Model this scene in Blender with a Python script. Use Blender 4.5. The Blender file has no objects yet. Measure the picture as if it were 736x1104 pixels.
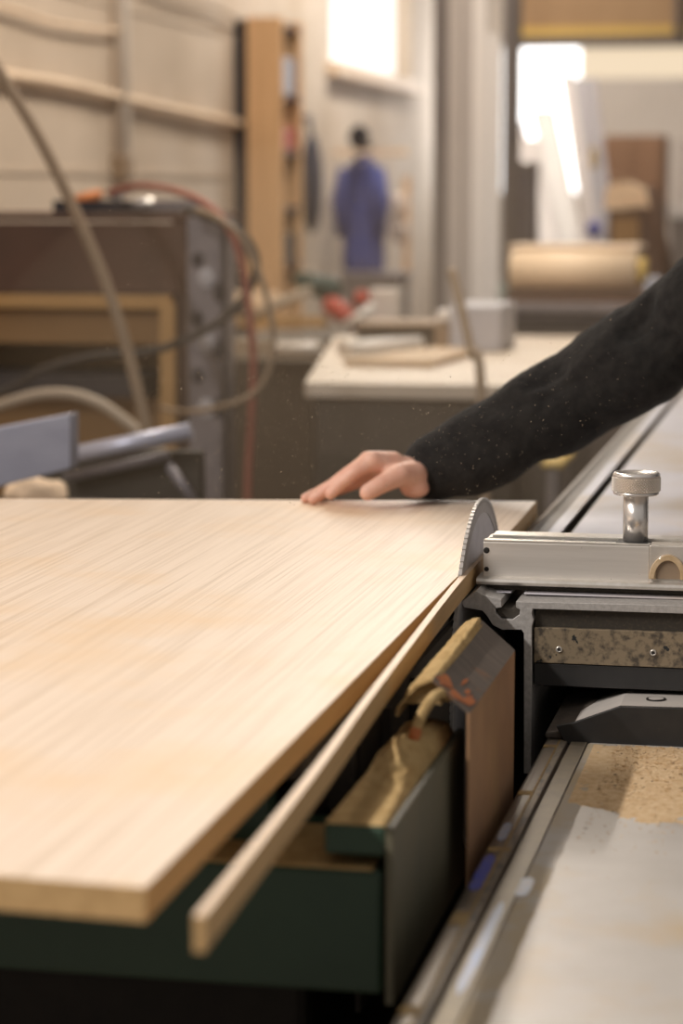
import bpy, bmesh, math, random
from mathutils import Vector, Matrix, noise
random.seed(7)
S = bpy.context.scene
COL = S.collection

# ------------------------------------------------------------------ camera
EYE = Vector((0.0, 0.0, 1.312))
FPX = 85 / 36 * 1104
PITCH = math.atan(346 / FPX)
YAW = math.atan(542 / math.hypot(FPX, 346))
cam_d = bpy.data.cameras.new('camera')
cam_d.sensor_fit = 'VERTICAL'; cam_d.sensor_height = 36; cam_d.sensor_width = 24; cam_d.lens = 85
cam_d.clip_start = 0.05; cam_d.clip_end = 200
cam_d.dof.use_dof = True; cam_d.dof.focus_distance = 2.57; cam_d.dof.aperture_fstop = 4.0
cam = bpy.data.objects.new('camera', cam_d); COL.objects.link(cam)
cam.location = EYE; cam.rotation_euler = (math.pi / 2 - PITCH, 0, YAW)
S.camera = cam
ROT = cam.rotation_euler.to_matrix()

def at(px, py, X=None, Y=None, Z=None):
    """the place where a sight line meets a plane of the workshop"""
    v = ROT @ Vector(((px - 368) / FPX, (552 - py) / FPX, -1))
    if X is not None: s = (X - EYE.x) / v.x
    elif Y is not None: s = (Y - EYE.y) / v.y
    else: s = (Z - EYE.z) / v.z
    return EYE + s * v

# ------------------------------------------------------------------ world, light, exposure
W = bpy.data.worlds.new('world'); S.world = W; W.use_nodes = True
bg = W.node_tree.nodes['Background']; bg.inputs[0].default_value = (1.0, 0.94, 0.89, 1); bg.inputs[1].default_value = 0.29
S.view_settings.view_transform = 'Standard'; S.view_settings.look = 'None'
S.view_settings.gamma = 1; S.view_settings.use_curve_mapping = False; S.view_settings.exposure = 0.0

def area(name, loc, rot, sx, sy, power, color):
    d = bpy.data.lights.new(name, 'AREA'); d.shape = 'RECTANGLE'; d.size = sx; d.size_y = sy
    d.energy = power; d.color = color
    o = bpy.data.objects.new(name, d); COL.objects.link(o); o.location = loc; o.rotation_euler = rot
    return o
# long fluorescent batten hung on the left, running along the cut
KEY = Vector((-2.2, .55, 2.90))
area('wall_batten_light', KEY, (0, math.radians(-42), 0), 0.07, 3.2, 120, (1.0, 0.95, 0.91))
# unseen ceiling battens, added for overhead fill
area('ceiling_fill_light', (-1.2, 6.6, 3.46), (0, 0, 0), 0.25, 4.0, 100, (1.0, 0.88, 0.74))
area('ceiling_fill_light', (-1.7, 11.8, 3.46), (0, 0, 0), 0.25, 4.0, 100, (1.0, 0.90, 0.78))
# daylight through the windows
area('window_light', (-2.50, 13.7, 2.55), (0, math.radians(-90), 0), 1.1, 2.4, 12, (1.0, 0.97, 0.95))
area('window_light', (-1.9, 15.85, 2.0), (math.radians(-90), 0, 0), 1.6, 1.4, 25, (0.93, 0.96, 1.0))

# ------------------------------------------------------------------ materials
def mat(name, c1, c2=None, rough=.5, metal=0., scale=20., stretch=(1, 1, 1), detail=4., lo=.35, hi=.65, bump=0., bscale=None,
        c3=None, s3=6., lo3=.55, hi3=.7, stretch3=(1, 1, 1), emit=None, spec=.5, rvar=0., sheen=0., trans=0., coat=0., bstretch=None):
    m = bpy.data.materials.new(name); m.use_nodes = True
    nt = m.node_tree; N = nt.nodes; L = nt.links; b = N['Principled BSDF']
    b.inputs['Roughness'].default_value = rough; b.inputs['Metallic'].default_value = metal
    b.inputs['Base Color'].default_value = (*c1, 1); b.inputs['Specular IOR Level'].default_value = spec
    if sheen:
        b.inputs['Sheen Weight'].default_value = sheen; b.inputs['Sheen Roughness'].default_value = .5
    if trans: b.inputs['Transmission Weight'].default_value = trans
    if coat: b.inputs['Coat Weight'].default_value = coat
    if emit:
        b.inputs['Emission Color'].default_value = (*emit[:3], 1); b.inputs['Emission Strength'].default_value = emit[3]
    tc = N.new('ShaderNodeTexCoord')
    def nz(sc, st, det):
        mp = N.new('ShaderNodeMapping'); mp.inputs['Scale'].default_value = st
        L.new(tc.outputs['Object'], mp.inputs[0])
        n = N.new('ShaderNodeTexNoise'); n.inputs['Scale'].default_value = sc; n.inputs['Detail'].default_value = det
        n.inputs['Roughness'].default_value = .6
        L.new(mp.outputs[0], n.inputs['Vector']); return n
    def ramp(src, lo, hi):
        r = N.new('ShaderNodeMapRange'); r.inputs['From Min'].default_value = lo; r.inputs['From Max'].default_value = hi
        L.new(src, r.inputs['Value']); return r.outputs[0]
    col = None
    if c2 is not None:
        f = ramp(nz(scale, stretch, detail).outputs[0], lo, hi)
        mx = N.new('ShaderNodeMix'); mx.data_type = 'RGBA'
        mx.inputs[6].default_value = (*c1, 1); mx.inputs[7].default_value = (*c2, 1)
        L.new(f, mx.inputs[0]); col = mx.outputs[2]
        if rvar:
            rr = N.new('ShaderNodeMapRange'); rr.inputs['To Min'].default_value = rough; rr.inputs['To Max'].default_value = rough + rvar
            L.new(f, rr.inputs['Value']); L.new(rr.outputs[0], b.inputs['Roughness'])
    if c3 is not None:
        f = ramp(nz(s3, stretch3, 5.).outputs[0], lo3, hi3)
        mx = N.new('ShaderNodeMix'); mx.data_type = 'RGBA'
        mx.inputs[6].default_value = (*c1, 1); mx.inputs[7].default_value = (*c3, 1)
        if col: L.new(col, mx.inputs[6])
        L.new(f, mx.inputs[0]); col = mx.outputs[2]
    if col: L.new(col, b.inputs['Base Color'])
    if bump:
        bn = N.new('ShaderNodeBump'); bn.inputs['Strength'].default_value = bump; bn.inputs['Distance'].default_value = .004
        L.new(nz(bscale or scale, bstretch or stretch, 4.).outputs[0], bn.inputs['Height']); L.new(bn.outputs[0], b.inputs['Normal'])
    m['b'] = b.name
    return m

M = {}
M['oak'] = mat('oak_laminate', (.80, .645, .505), (.61, .46, .33), rough=.42, scale=290, stretch=(1, .010, 1), detail=2, lo=.44, hi=.74,
               c3=(.76, .52, .30), s3=4, lo3=.50, hi3=.80, bump=.10, spec=.5)
M['edge'] = mat('oak_edge', (.62, .40, .18), (.50, .31, .13), rough=.6, scale=90, stretch=(1, .05, 1), lo=.35, hi=.7)
M['strip_top'] = mat('strip_top', (.82, .63, .46), (.72, .52, .35), rough=.45, scale=120, stretch=(1, .02, 1))
M['alu'] = mat('worn_aluminium', (.78, .73, .67), (.66, .61, .55), rough=.36, metal=.55, scale=14, stretch=(.25, 1, 5), detail=6, bump=.05, bscale=300, c3=(.34, .29, .23), s3=170, lo3=.68, hi3=.74)
M['alu_edge'] = mat('bright_aluminium', (.76, .71, .65), (.64, .59, .52), rough=.3, metal=.65, scale=60)
M['alu_cast'] = mat('sawn_aluminium', (.50, .47, .44), (.38, .355, .33), rough=.5, metal=.3, scale=200, bump=.15, bscale=400)
M['alu_blue'] = mat('aluminium_beam', (.58, .58, .68), (.50, .50, .60), rough=.38, metal=.4, scale=30, stretch=(.1, 1, 1))
M['chrome'] = mat('polished_steel', (.82, .78, .74), rough=.26, metal=.72)
M['knurl'] = mat('knurled_steel', (.78, .71, .63), rough=.24, metal=.6)
M['blade'] = mat('blade_steel', (.60, .58, .585), (.52, .50, .50), rough=.32, metal=.5, scale=60)
M['blade_rim'] = mat('blade_rim_steel', (.50, .47, .44), (.44, .41, .38), rough=.42, metal=.3, scale=80)
M['green'] = mat('machine_green', (.033, .070, .042), (.026, .056, .034), rough=.42, scale=8, c3=(.05, .062, .04), s3=40, lo3=.66, hi3=.78)
M['green_plate'] = mat('dusty_green_plate', (.115, .112, .075), (.145, .13, .082), rough=.55, scale=7, c3=(.11, .09, .05), s3=120, lo3=.66, hi3=.74)
M['dust'] = mat('sawdust', (.60, .42, .20), (.47, .31, .13), rough=.95, scale=60, detail=8, bump=.9, bscale=350, spec=.1)
M['dustlight'] = mat('pale_sawdust', (.70, .52, .32), (.58, .39, .21), rough=.95, scale=120, detail=6, bump=.6, bscale=500, spec=.1)
M['dark'] = mat('dark_metal', (.016, .013, .012), (.024, .020, .016), rough=.7, scale=20, spec=.3)
M['dark2'] = mat('black_plastic', (.017, .016, .0155), (.025, .023, .021), rough=.5, scale=30, c3=(.06, .05, .035), s3=90, lo3=.66, hi3=.8)
M['rust'] = mat('rusty_guard_side', (.42, .235, .12), (.30, .165, .09), rough=.6, scale=9, c3=(.38, .24, .10), s3=5, lo3=.5, hi3=.75, stretch3=(1, 1, .4))
M['rust_top'] = mat('scraped_guard_top', (.105, .082, .067), (.19, .15, .12), rough=.5, metal=.15, scale=260, stretch=(.05, 1, .05), lo=.4, hi=.75,
                    c3=(.30, .13, .045), s3=22, lo3=.62, hi3=.8)
M['rust_orange'] = mat('orange_primer', (.52, .16, .04), (.40, .11, .03), rough=.6, scale=60)
M['plate'] = mat('patinated_plate', (.25, .19, .12), (.07, .055, .04), rough=.5, metal=.2, scale=110, detail=10, lo=.46, hi=.64, c3=(.020, .022, .022), s3=48, lo3=.645, hi3=.66)
M['plate_dark'] = mat('dark_channel_shade', (.045, .036, .026), (.085, .066, .042), rough=.7, scale=260, lo=.5, hi=.8)
M['beam'] = mat('worn_steel_bed', (.45, .415, .38), (.385, .35, .315), rough=.42, metal=.1, scale=9, detail=6, c3=(.42, .31, .18), s3=7, lo3=.50, hi3=.72, bump=.03, bscale=200)
M['rail'] = mat('guide_rail_steel', (.17, .138, .11), (.24, .185, .125), rough=.42, metal=.3, scale=30, stretch=(1, .15, 1), lo=.45, hi=.7)
M['rail_dust'] = mat('packed_dust', (.42, .28, .11), (.24, .16, .08), rough=.9, scale=150)
M['rail_dots'] = mat('rail_inner', (.26, .21, .15), (.13, .115, .105), rough=.6, metal=.2, scale=170, stretch=(1, .35, 1), lo=.45, hi=.65)
M['blue'] = mat('blue_paint', (.05, .075, .44), (.12, .13, .36), rough=.45, scale=60)
M['bluepale'] = mat('pale_blue_paint', (.30, .36, .50), (.42, .38, .36), rough=.45, scale=70, lo=.4, hi=.7)
M['table_al'] = mat('sliding_table_top', (.60, .58, .63), (.53, .51, .55), rough=.42, metal=.1, scale=5, c3=(.50, .38, .24), s3=2.2, lo3=.46, hi3=.66)
M['brass'] = mat('old_clear_plastic', (.60, .44, .27), (.46, .32, .17), rough=.25, scale=100, coat=.5)
M['skin'] = mat('skin', (.74, .44, .33), (.68, .36, .26), rough=.5, scale=40, detail=3, bump=.12, bscale=260)
M['skin'].node_tree.nodes['Principled BSDF'].inputs['Subsurface Weight'].default_value = .12
M['skin'].node_tree.nodes['Principled BSDF'].inputs['Subsurface Radius'].default_value = (.01, .004, .002)
M['nail'] = mat('nail', (.74, .46, .36), rough=.3)
M['fleece'] = mat('black_fleece', (.016, .0145, .0135), (.026, .0235, .021), rough=.95, scale=60, bump=.5, bscale=160, sheen=.10, spec=.1)
M['denim'] = mat('trouser_cloth', (.03, .035, .05), (.04, .045, .06), rough=.9, scale=80)
M['hair'] = mat('hair', (.05, .03, .02), (.08, .05, .03), rough=.6, scale=90)
M['boot'] = mat('boot_leather', (.05, .035, .025), rough=.6)
M['eye'] = mat('eye', (.7, .68, .65), rough=.2)
# room
M['concrete'] = mat('wall_panels', (.66, .55, .44), (.54, .44, .34), rough=.85, scale=1.3, detail=5, c3=(.74, .65, .56), s3=.7, lo3=.5, hi3=.7)
M['floor'] = mat('dusty_floor', (.20, .155, .115), (.14, .11, .085), rough=.8, scale=3)
M['white'] = mat('white_wall', (.80, .74, .68), (.74, .68, .62), rough=.8, scale=2)
M['ceil'] = mat('ceiling', (.45, .40, .34), (.40, .35, .30), rough=.9, scale=2)
M['pale_pipe'] = mat('pale_pipe', (.88, .70, .51), (.78, .60, .43), rough=.6, scale=5)
M['conduit'] = mat('conduit', (.74, .66, .58), rough=.5)
M['pine'] = mat('pine', (.82, .53, .29), (.74, .46, .24), rough=.6, scale=20, stretch=(1, 1, .1))
M['brown'] = mat('brown_board', (.115, .058, .036), (.095, .050, .031), rough=.6, scale=9)
M['tan'] = mat('tan_board', (.36, .20, .075), (.30, .165, .06), rough=.6, scale=9, stretch=(.2, 1, 1))
M['tanlight'] = mat('light_tan_board', (.54, .32, .125), (.47, .27, .10), rough=.6, scale=9, stretch=(.2, 1, 1))
M['steelgrey'] = mat('grey_steel', (.20, .18, .19), (.26, .23, .24), rough=.5, metal=.2, scale=20)
M['hole'] = mat('dark_hole', (.045, .04, .045), rough=.8)
M['profile'] = mat('profile_grey', (.66, .60, .56), (.52, .47, .44), rough=.45, metal=.3, scale=3, stretch=(1, 1, .1))
M['profile2'] = mat('profile_pale', (.94, .90, .87), (.88, .83, .80), rough=.45, metal=.2, scale=3, stretch=(1, 1, .1))
M['column'] = mat('column_grey', (.235, .205, .195), (.20, .175, .165), rough=.6, scale=3)
M['bluecloth'] = mat('blue_work_cloth', (.045, .065, .25), (.075, .085, .23), rough=.9, scale=9, bump=.3)
M['navy'] = mat('navy_cloth', (.05, .05, .07), rough=.9)
M['black'] = mat('black_felt', (.02, .017, .02), rough=.9)
M['whitecloth'] = mat('pale_rag', (.66, .56, .49), rough=.9)
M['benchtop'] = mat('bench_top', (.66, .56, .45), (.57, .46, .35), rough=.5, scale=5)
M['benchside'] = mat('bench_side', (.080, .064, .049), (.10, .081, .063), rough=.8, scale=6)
M['greybox'] = mat('grey_box', (.44, .43, .46), (.50, .48, .50), rough=.6, scale=5)
M['greengrey'] = mat('green_grey_panel', (.26, .29, .26), rough=.6)
M['palebar'] = mat('pale_bar', (.78, .73, .68), rough=.3)
M['red'] = mat('red_paint', (.42, .055, .03), rough=.5)
M['dkgreen'] = mat('dark_green_paint', (.03, .055, .045), rough=.5)
M['indigo'] = mat('indigo_paint', (.12, .10, .30), rough=.5)
M['roll'] = mat('tan_roll', (.90, .70, .50), (.82, .62, .42), rough=.6, scale=4, stretch=(.2, 1, 1))
M['yellow'] = mat('yellow_paint', (.60, .41, .11), rough=.5)
M['ochre'] = mat('ochre_beam', (.38, .25, .14), (.33, .21, .115), rough=.7, scale=3)
M['beamdark'] = mat('beam_flange', (.16, .13, .115), rough=.6)
M['curtain'] = mat('pale_hood', (.95, .72, .50), (.88, .62, .40), rough=.7, scale=5)
M['brownpanel'] = mat('brown_panel', (.30, .17, .10), (.26, .15, .09), rough=.6, scale=4)
M['sheet'] = mat('pale_sheet', (.62, .56, .54), (.54, .49, .47), rough=.3, scale=3, stretch=(1, 1, .1))
M['sheetgrey'] = mat('grey_sheet', (.34, .32, .35), rough=.4)
M['sheetwhite'] = mat('white_sheet', (.70, .67, .65), rough=.3)
M['glass'] = mat('window_glass', (1, 1, 1), rough=.02, trans=1.)
M['daylit'] = mat('daylit_pane', (.05, .05, .05), emit=(1.0, .97, .94, 3.2))
M['frosted'] = mat('frosted_pane', (.05, .05, .05), emit=(1.0, .94, .87, 1.35))
M['skylit'] = mat('sunlit_strip_pane', (.05, .05, .05), emit=(1.0, .80, .56, 0.85))
M['hose_tan'] = mat('tan_hose', (.33, .235, .155), (.28, .20, .13), rough=.6, scale=9)
M['hose_black'] = mat('black_cable', (.045, .036, .03), rough=.6)
M['hose_red'] = mat('red_hose', (.34, .105, .07), (.30, .09, .06), rough=.6, scale=9)
M['hose_grey'] = mat('pale_hose', (.42, .335, .25), rough=.6)
M['orange'] = mat('orange_plastic', (.75, .26, .08), rough=.5)
M['lamp'] = mat('lamp_housing', (.7, .7, .68), rough=.5)
M['ply'] = mat('plywood', (.55, .40, .25), (.48, .34, .21), rough=.6, scale=6)
M['margin'] = mat('bed_margin', (.25, .21, .155), (.31, .25, .17), rough=.5, metal=.1, scale=40)
M['bed_dust_shade'] = mat('shaded_bed_dust', (.40, .31, .19), (.36, .32, .27), rough=.8, scale=14, stretch=(1, .4, 1), detail=8, c3=(.40, .37, .34), s3=11, lo3=.5, hi3=.6)  # dust tone that also carries the bed's shaded strip
M['speck'] = mat('dust_speck', (.46, .36, .25), rough=.9)
M['wiper_side'] = mat('wiper_rail_cover', (.10, .082, .068), (.15, .12, .095), rough=.55, metal=.2, scale=90)
M['chip'] = mat('chip', (.50, .30, .12), (.74, .56, .36), rough=.9, scale=80)
M['chipdark'] = mat('dark_chip', (.16, .085, .035), rough=.9)

# ------------------------------------------------------------------ mesh building
class MB:
    def __init__(s): s.v = []; s.f = []; s.m = []; s.sm = []
    def add(s, vs, fs, mi=0, smooth=False):
        o = len(s.v); s.v += [Vector(v) for v in vs]
        for f in fs: s.f.append([o + i for i in f]); s.m.append(mi); s.sm.append(smooth)
        return s
    def box(s, a, b, mi=0, rot=None):
        x0, x1 = sorted((a[0], b[0])); y0, y1 = sorted((a[1], b[1])); z0, z1 = sorted((a[2], b[2]))
        vs = [Vector(p) for p in ((x0,y0,z0),(x1,y0,z0),(x1,y1,z0),(x0,y1,z0),(x0,y0,z1),(x1,y0,z1),(x1,y1,z1),(x0,y1,z1))]
        if rot is not None:
            c = Vector(((x0+x1)/2, (y0+y1)/2, (z0+z1)/2)); vs = [c + rot @ (v - c) for v in vs]
        return s.add(vs, [(3,2,1,0),(4,5,6,7),(0,1,5,4),(1,2,6,5),(2,3,7,6),(3,0,4,7)], mi)
    def prism(s, poly, axis, a, b, mi=0, smooth=False):
        """closed polygon swept along an axis; poly pairs are the two other axes in x,y,z order"""
        def pt(p, t):
            return {'X': (t, p[0], p[1]), 'Y': (p[0], t, p[1]), 'Z': (p[0], p[1], t)}[axis]
        n = len(poly)
        ar = sum(poly[i][0] * poly[(i+1) % n][1] - poly[(i+1) % n][0] * poly[i][1] for i in range(n))
        if (ar < 0) != (axis == 'Y'): poly = poly[::-1]
        vs = [pt(p, a) for p in poly] + [pt(p, b) for p in poly]
        fs = [list(range(n))[::-1], list(range(n, 2*n))]
        s.add(vs, fs, mi); o = len(s.v) - 2*n
        for i in range(n):
            j = (i+1) % n; s.f.append([o+i, o+j, o+n+j, o+n+i]); s.m.append(mi); s.sm.append(smooth)
        return s
    def tube(s, pts, r, n=12, mi=0, caps=True):
        pts = [Vector(p) for p in pts]; k = len(pts); rs = r if isinstance(r, (list, tuple)) else [r]*k
        t0 = (pts[1]-pts[0]).normalized(); u = t0.orthogonal().normalized(); vs = []
        for i, p in enumerate(pts):
            t = (pts[min(i+1, k-1)] - pts[max(i-1, 0)]).normalized()
            u = (u - t*u.dot(t)).normalized(); w = t.cross(u)
            for j in range(n):
                a = 2*math.pi*j/n; vs.append(p + rs[i]*(math.cos(a)*u + math.sin(a)*w))
        fs = [[i*n+j, i*n+(j+1) % n, (i+1)*n+(j+1) % n, (i+1)*n+j] for i in range(k-1) for j in range(n)]
        s.add(vs, fs, mi, True)
        if caps:
            o = len(s.v) - k*n
            s.f.append([o+j for j in range(n)][::-1]); s.m.append(mi); s.sm.append(False)
            s.f.append([o+(k-1)*n+j for j in range(n)]); s.m.append(mi); s.sm.append(False)
        return s
    def lathe(s, prof, c, axis='Z', n=48, mi=0, smooth=True):
        """prof: (radius, height) from bottom to top"""
        c = Vector(c); k = len(prof); vs = []
        for r, h in prof:
            for j in range(n):
                a = 2*math.pi*j/n; x, y = r*math.cos(a), r*math.sin(a)
                vs.append(c + Vector({'Z': (x, y, h), 'X': (h, x, y), 'Y': (y, h, x)}[axis]))
        fs = [[i*n+j, i*n+(j+1) % n, (i+1)*n+(j+1) % n, (i+1)*n+j] for i in range(k-1) for j in range(n)]
        s.add(vs, fs, mi, smooth); o = len(s.v) - k*n
        s.f.append([o+j for j in range(n)][::-1]); s.m.append(mi); s.sm.append(False)
        s.f.append([o+(k-1)*n+j for j in range(n)]); s.m.append(mi); s.sm.append(False)
        return s
    def ball(s, c, r, n=14, mi=0, sc=(1, 1, 1), rot=None):
        c = Vector(c); vs = []; m = n
        for i in range(1, m):
            th = math.pi*i/m
            for j in range(n*2):
                a = math.pi*j/n; p = Vector((r*sc[0]*math.sin(th)*math.cos(a), r*sc[1]*math.sin(th)*math.sin(a), r*sc[2]*math.cos(th)))
                vs.append(c + (rot @ p if rot else p))
        q = n*2; fs = [[i*q+j, (i+1)*q+j, (i+1)*q+(j+1) % q, i*q+(j+1) % q] for i in range(m-2) for j in range(q)]
        top = Vector((0, 0, r*sc[2])); vs += [c + (rot @ top if rot else top), c - (rot @ top if rot else top)]
        T = len(vs)-2
        fs += [[T, j, (j+1) % q] for j in range(q)] + [[T+1, (m-2)*q+(j+1) % q, (m-2)*q+j] for j in range(q)]
        return s.add(vs, fs, mi, True)
    def capsule(s, p0, p1, r0, r1, n=10):
        p0, p1 = Vector(p0), Vector(p1)
        s.ball(p0, r0, n); s.ball(p1, r1, n); return s.tube([p0, p1], [r0, r1], n*2)
    def build(s, name, mats, parent=None, bevel=0., seg=2, smooth=False):
        me = bpy.data.meshes.new(name)
        if not isinstance(mats, (list, tuple)): mats = [mats]
        if parent is not None: org = world_of(parent)
        else:
            xs = [v.x for v in s.v]; ys = [v.y for v in s.v]; zs = [v.z for v in s.v]
            org = Vector(((min(xs)+max(xs))/2, (min(ys)+max(ys))/2, min(zs)))
        me.from_pydata([v - org for v in s.v], [], s.f)
        for m in mats: me.materials.append(m)
        for p, mi, sm in zip(me.polygons, s.m, s.sm): p.material_index = mi; p.use_smooth = sm or smooth
        me.update()
        o = bpy.data.objects.new(name, me); COL.objects.link(o)
        if parent is not None: o.parent = parent
        else: o.location = org
        if bevel:
            b = o.modifiers.new('bevel', 'BEVEL'); b.width = bevel; b.segments = seg; b.limit_method = 'ANGLE'; b.angle_limit = math.radians(40)
        return o

def world_of(o):
    p = Vector((0, 0, 0))
    while o is not None: p += o.location; o = o.parent
    return p
def tag(o, label, cat, group=None, kind=None):
    o['label'] = label; o['category'] = cat
    if group: o['group'] = group
    if kind: o['kind'] = kind
    return o
def thing(name, label, cat, loc, group=None):
    o = bpy.data.objects.new(name, None); COL.objects.link(o); o.location = loc; o.empty_display_size = .1
    return tag(o, label, cat, group)
def struct(o): o['kind'] = 'structure'; return o
def smoothpath(pts, n=8):
    pts = [Vector(p) for p in pts]; out = []
    for i in range(len(pts)-1):
        p0, p1, p2, p3 = pts[max(i-1, 0)], pts[i], pts[i+1], pts[min(i+2, len(pts)-1)]
        for k in range(n):
            t = k/n
            out.append(.5*((2*p1) + (p2-p0)*t + (2*p0-5*p1+4*p2-p3)*t*t + (3*p1-p0-3*p2+p3)*t**3))
    out.append(pts[-1]); return out

# ------------------------------------------------------------------ the room
struct(MB().box((-6, -1, -.1), (3, 17, 0)).build('floor', M['floor']))
WX = -2.6
w = MB()
wy0, wy1, wz0, wz1 = 12.35, 14.7, 1.97, 3.1
w.box((WX-.2, -1, 0), (WX, wy0, 3.6)).box((WX-.2, wy1, 0), (WX, 16.2, 3.6)).box((WX-.2, wy0, 0), (WX, wy1, wz0)).box((WX-.2, wy0, wz1), (WX, wy1, 3.6))
struct(w.build('wall_left', M['concrete']))
# raised horizontal battens / panel joints of the wall
for i, z in enumerate((1.98, 1.38)):
    struct(MB().box((WX, 4.0, z-.012), (WX+.006, 10.2, z+.008)).build('trim_%d' % (i+1), M['concrete']))
g = struct(MB().box((WX-.12, wy0, wz0), (WX-.10, wy1, wz1)).build('window_1', M['frosted']))
sl = MB().box((WX-.05, wy0-.1, wz0-.07), (WX+.06, wy1+.1, wz0)); sl.build('window_sill', M['pale_pipe'], g)
# back wall with its daylight window and a lit strip
BY = 16.0
bw = MB()
x0, x1, z0, z1 = -2.26, -1.72, 1.30, 2.25
bw.box((WX-.2, BY, 0), (x0, BY+.2, 3.6)).box((x0, BY, 0), (x1, BY+.2, z0)).box((x0, BY, z1), (x1, BY+.2, 3.6))
bw.box((x1, BY, 0), (3, BY+.2, 2.04)).box((x1, BY, 2.24), (3, BY+.2, 3.6))
struct(bw.build('wall_back', M['white']))
struct(MB().box((x0, BY+.08, z0), (x1, BY+.1, z1)).build('window_2', M['daylit']))
struct(MB().box((x1, BY+.08, 2.04), (1.2, BY+.1, 2.24)).build('window_3', M['skylit']))
struct(MB().box((WX-.2, 4.0, 3.6), (3, 16.2, 3.7)).build('ceiling', M['ceil']))

def lamp_fixture(loc, ln, rot, label):
    t = thing('batten_lamp', label, 'lamp', loc)
    h = MB(); h.box((-.09, -ln/2, .012), (.09, ln/2, .06)); o = h.build('housing', M['lamp'], None)
    o.location = (0, 0, 0); o.parent = t
    for v in o.data.vertices: v.co.z += .012
    t.rotation_euler = rot
lamp_fixture(KEY, 3.3, (0, math.radians(-42), 0), 'long batten lamp hung above the left end of the oak board')
lamp_fixture(Vector((-1.2, 6.6, 3.50)), 4.1, (0, 0, 0), 'unseen batten lamp added on the ceiling as fill over the white bench')
lamp_fixture(Vector((-1.7, 11.8, 3.50)), 4.1, (0, 0, 0), 'unseen batten lamp added on the ceiling as fill before the wall window')

# ------------------------------------------------------------------ the panel saw (static body)
TZ = .88; BT = .902; CUT = -.393
saw = thing('panel_saw', 'dark green panel saw standing under the oak board, steel blade rising through the cut', 'saw', (-.9, 2.6, 0))
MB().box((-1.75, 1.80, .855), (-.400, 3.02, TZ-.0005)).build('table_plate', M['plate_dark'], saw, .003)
MB().box((-1.75, 1.745, .705), (-.328, 1.90, .803)).build('cross_beam', M['green'], saw, .004)
MB().box((-1.70, 1.9005, .05), (-.42, 3.0, .80)).build('base_cabinet', M['dark'], saw, .01)
MB().box((-1.75, 1.84, .0), (-.40, 3.02, .05)).build('plinth', M['dark'], saw)
MB().box((-.76, 1.70, .70), (-.74, 1.7449, .72)).build('bolt', M['dark'], saw)
MB().box((-.40, 2.96, .02), (-.336, 3.02, .84)).build('rear_shade_block', M['dark'], saw)  # dark block added so the open gap behind the blade looks shaded
# dark lining of the blade slot, with ribs
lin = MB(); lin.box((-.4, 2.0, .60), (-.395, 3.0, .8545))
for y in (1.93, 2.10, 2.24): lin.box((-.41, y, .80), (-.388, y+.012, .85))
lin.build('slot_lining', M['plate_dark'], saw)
MB().box((-.50, 1.742, .803), (-.335, 1.86, .8055)).build('dust_or_shade_film', M['dust'], saw)
MB().box((-.60, 1.80, .805), (-.43, 1.83, .85)).build('stiffener', M['green'], saw)
# bracket: ledge and side plate
MB().box((-.3725, 1.741, .8145), (-.3248, 2.075, .8375)).build('ledge', M['green'], saw, .003)
MB().box((-.3245, 1.738, .70), (-.318, 2.085, .8385)).build('side_plate', M['green_plate'], saw, .0012)
MB().box((-.370, 1.92, .70), (-.330, 2.07, .8145)).build('ledge_support', M['dark'], saw)
# blade
bl = MB(); BC = Vector((CUT, 2.682, .768)); BR = .200
def disc(mb, r0, r1, t, n=144, mi=0):
    vs = []
    for x in (-t/2, t/2):
        for r in (r0, r1):
            for j in range(n):
                a = 2*math.pi*j/n; vs.append(BC + Vector((x, r*math.cos(a), r*math.sin(a))))
    fs = []
    for j in range(n):
        k = (j+1) % n
        fs += [(j, k, n+k, n+j), (2*n+k, 2*n+j, 3*n+j, 3*n+k), (n+j, n+k, 3*n+k, 3*n+j), (k, j, 2*n+j, 2*n+k)]
    mb.add(vs, fs, mi)
disc(bl, .016, BR-.017, .0022); blade = bl.build('saw_blade', M['blade'], saw)
rm = MB(); disc(rm, BR-.017, BR-.0014, .0032); rm.build('blade_rim', M['blade_rim'], blade)
tm = MB(); nt_ = 140
for k in range(nt_):
    a = 2*math.pi*k/nt_; rad = Vector((0, math.cos(a), math.sin(a))); tan_ = Vector((0, -math.sin(a), math.cos(a)))
    c = BC + rad*(BR-.0025); vs = []
    for dx in (-.002, .002):
        for u, v in ((-.0034, -.003), (.0030, -.003), (.0030, .0024), (-.0026, .0020)): vs.append(c + rad*v + tan_*u + Vector((dx, 0, 0)))
    tm.add(vs, [(0,1,2,3),(7,6,5,4),(0,4,5,1),(1,5,6,2),(2,6,7,3),(3,7,4,0)])
tm.build('teeth', M['blade_rim'], blade)
fl = MB().lathe([(.045, -.012), (.045, .008)], BC, 'X', 40); fl.build('flange', M['dark'], blade)
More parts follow.
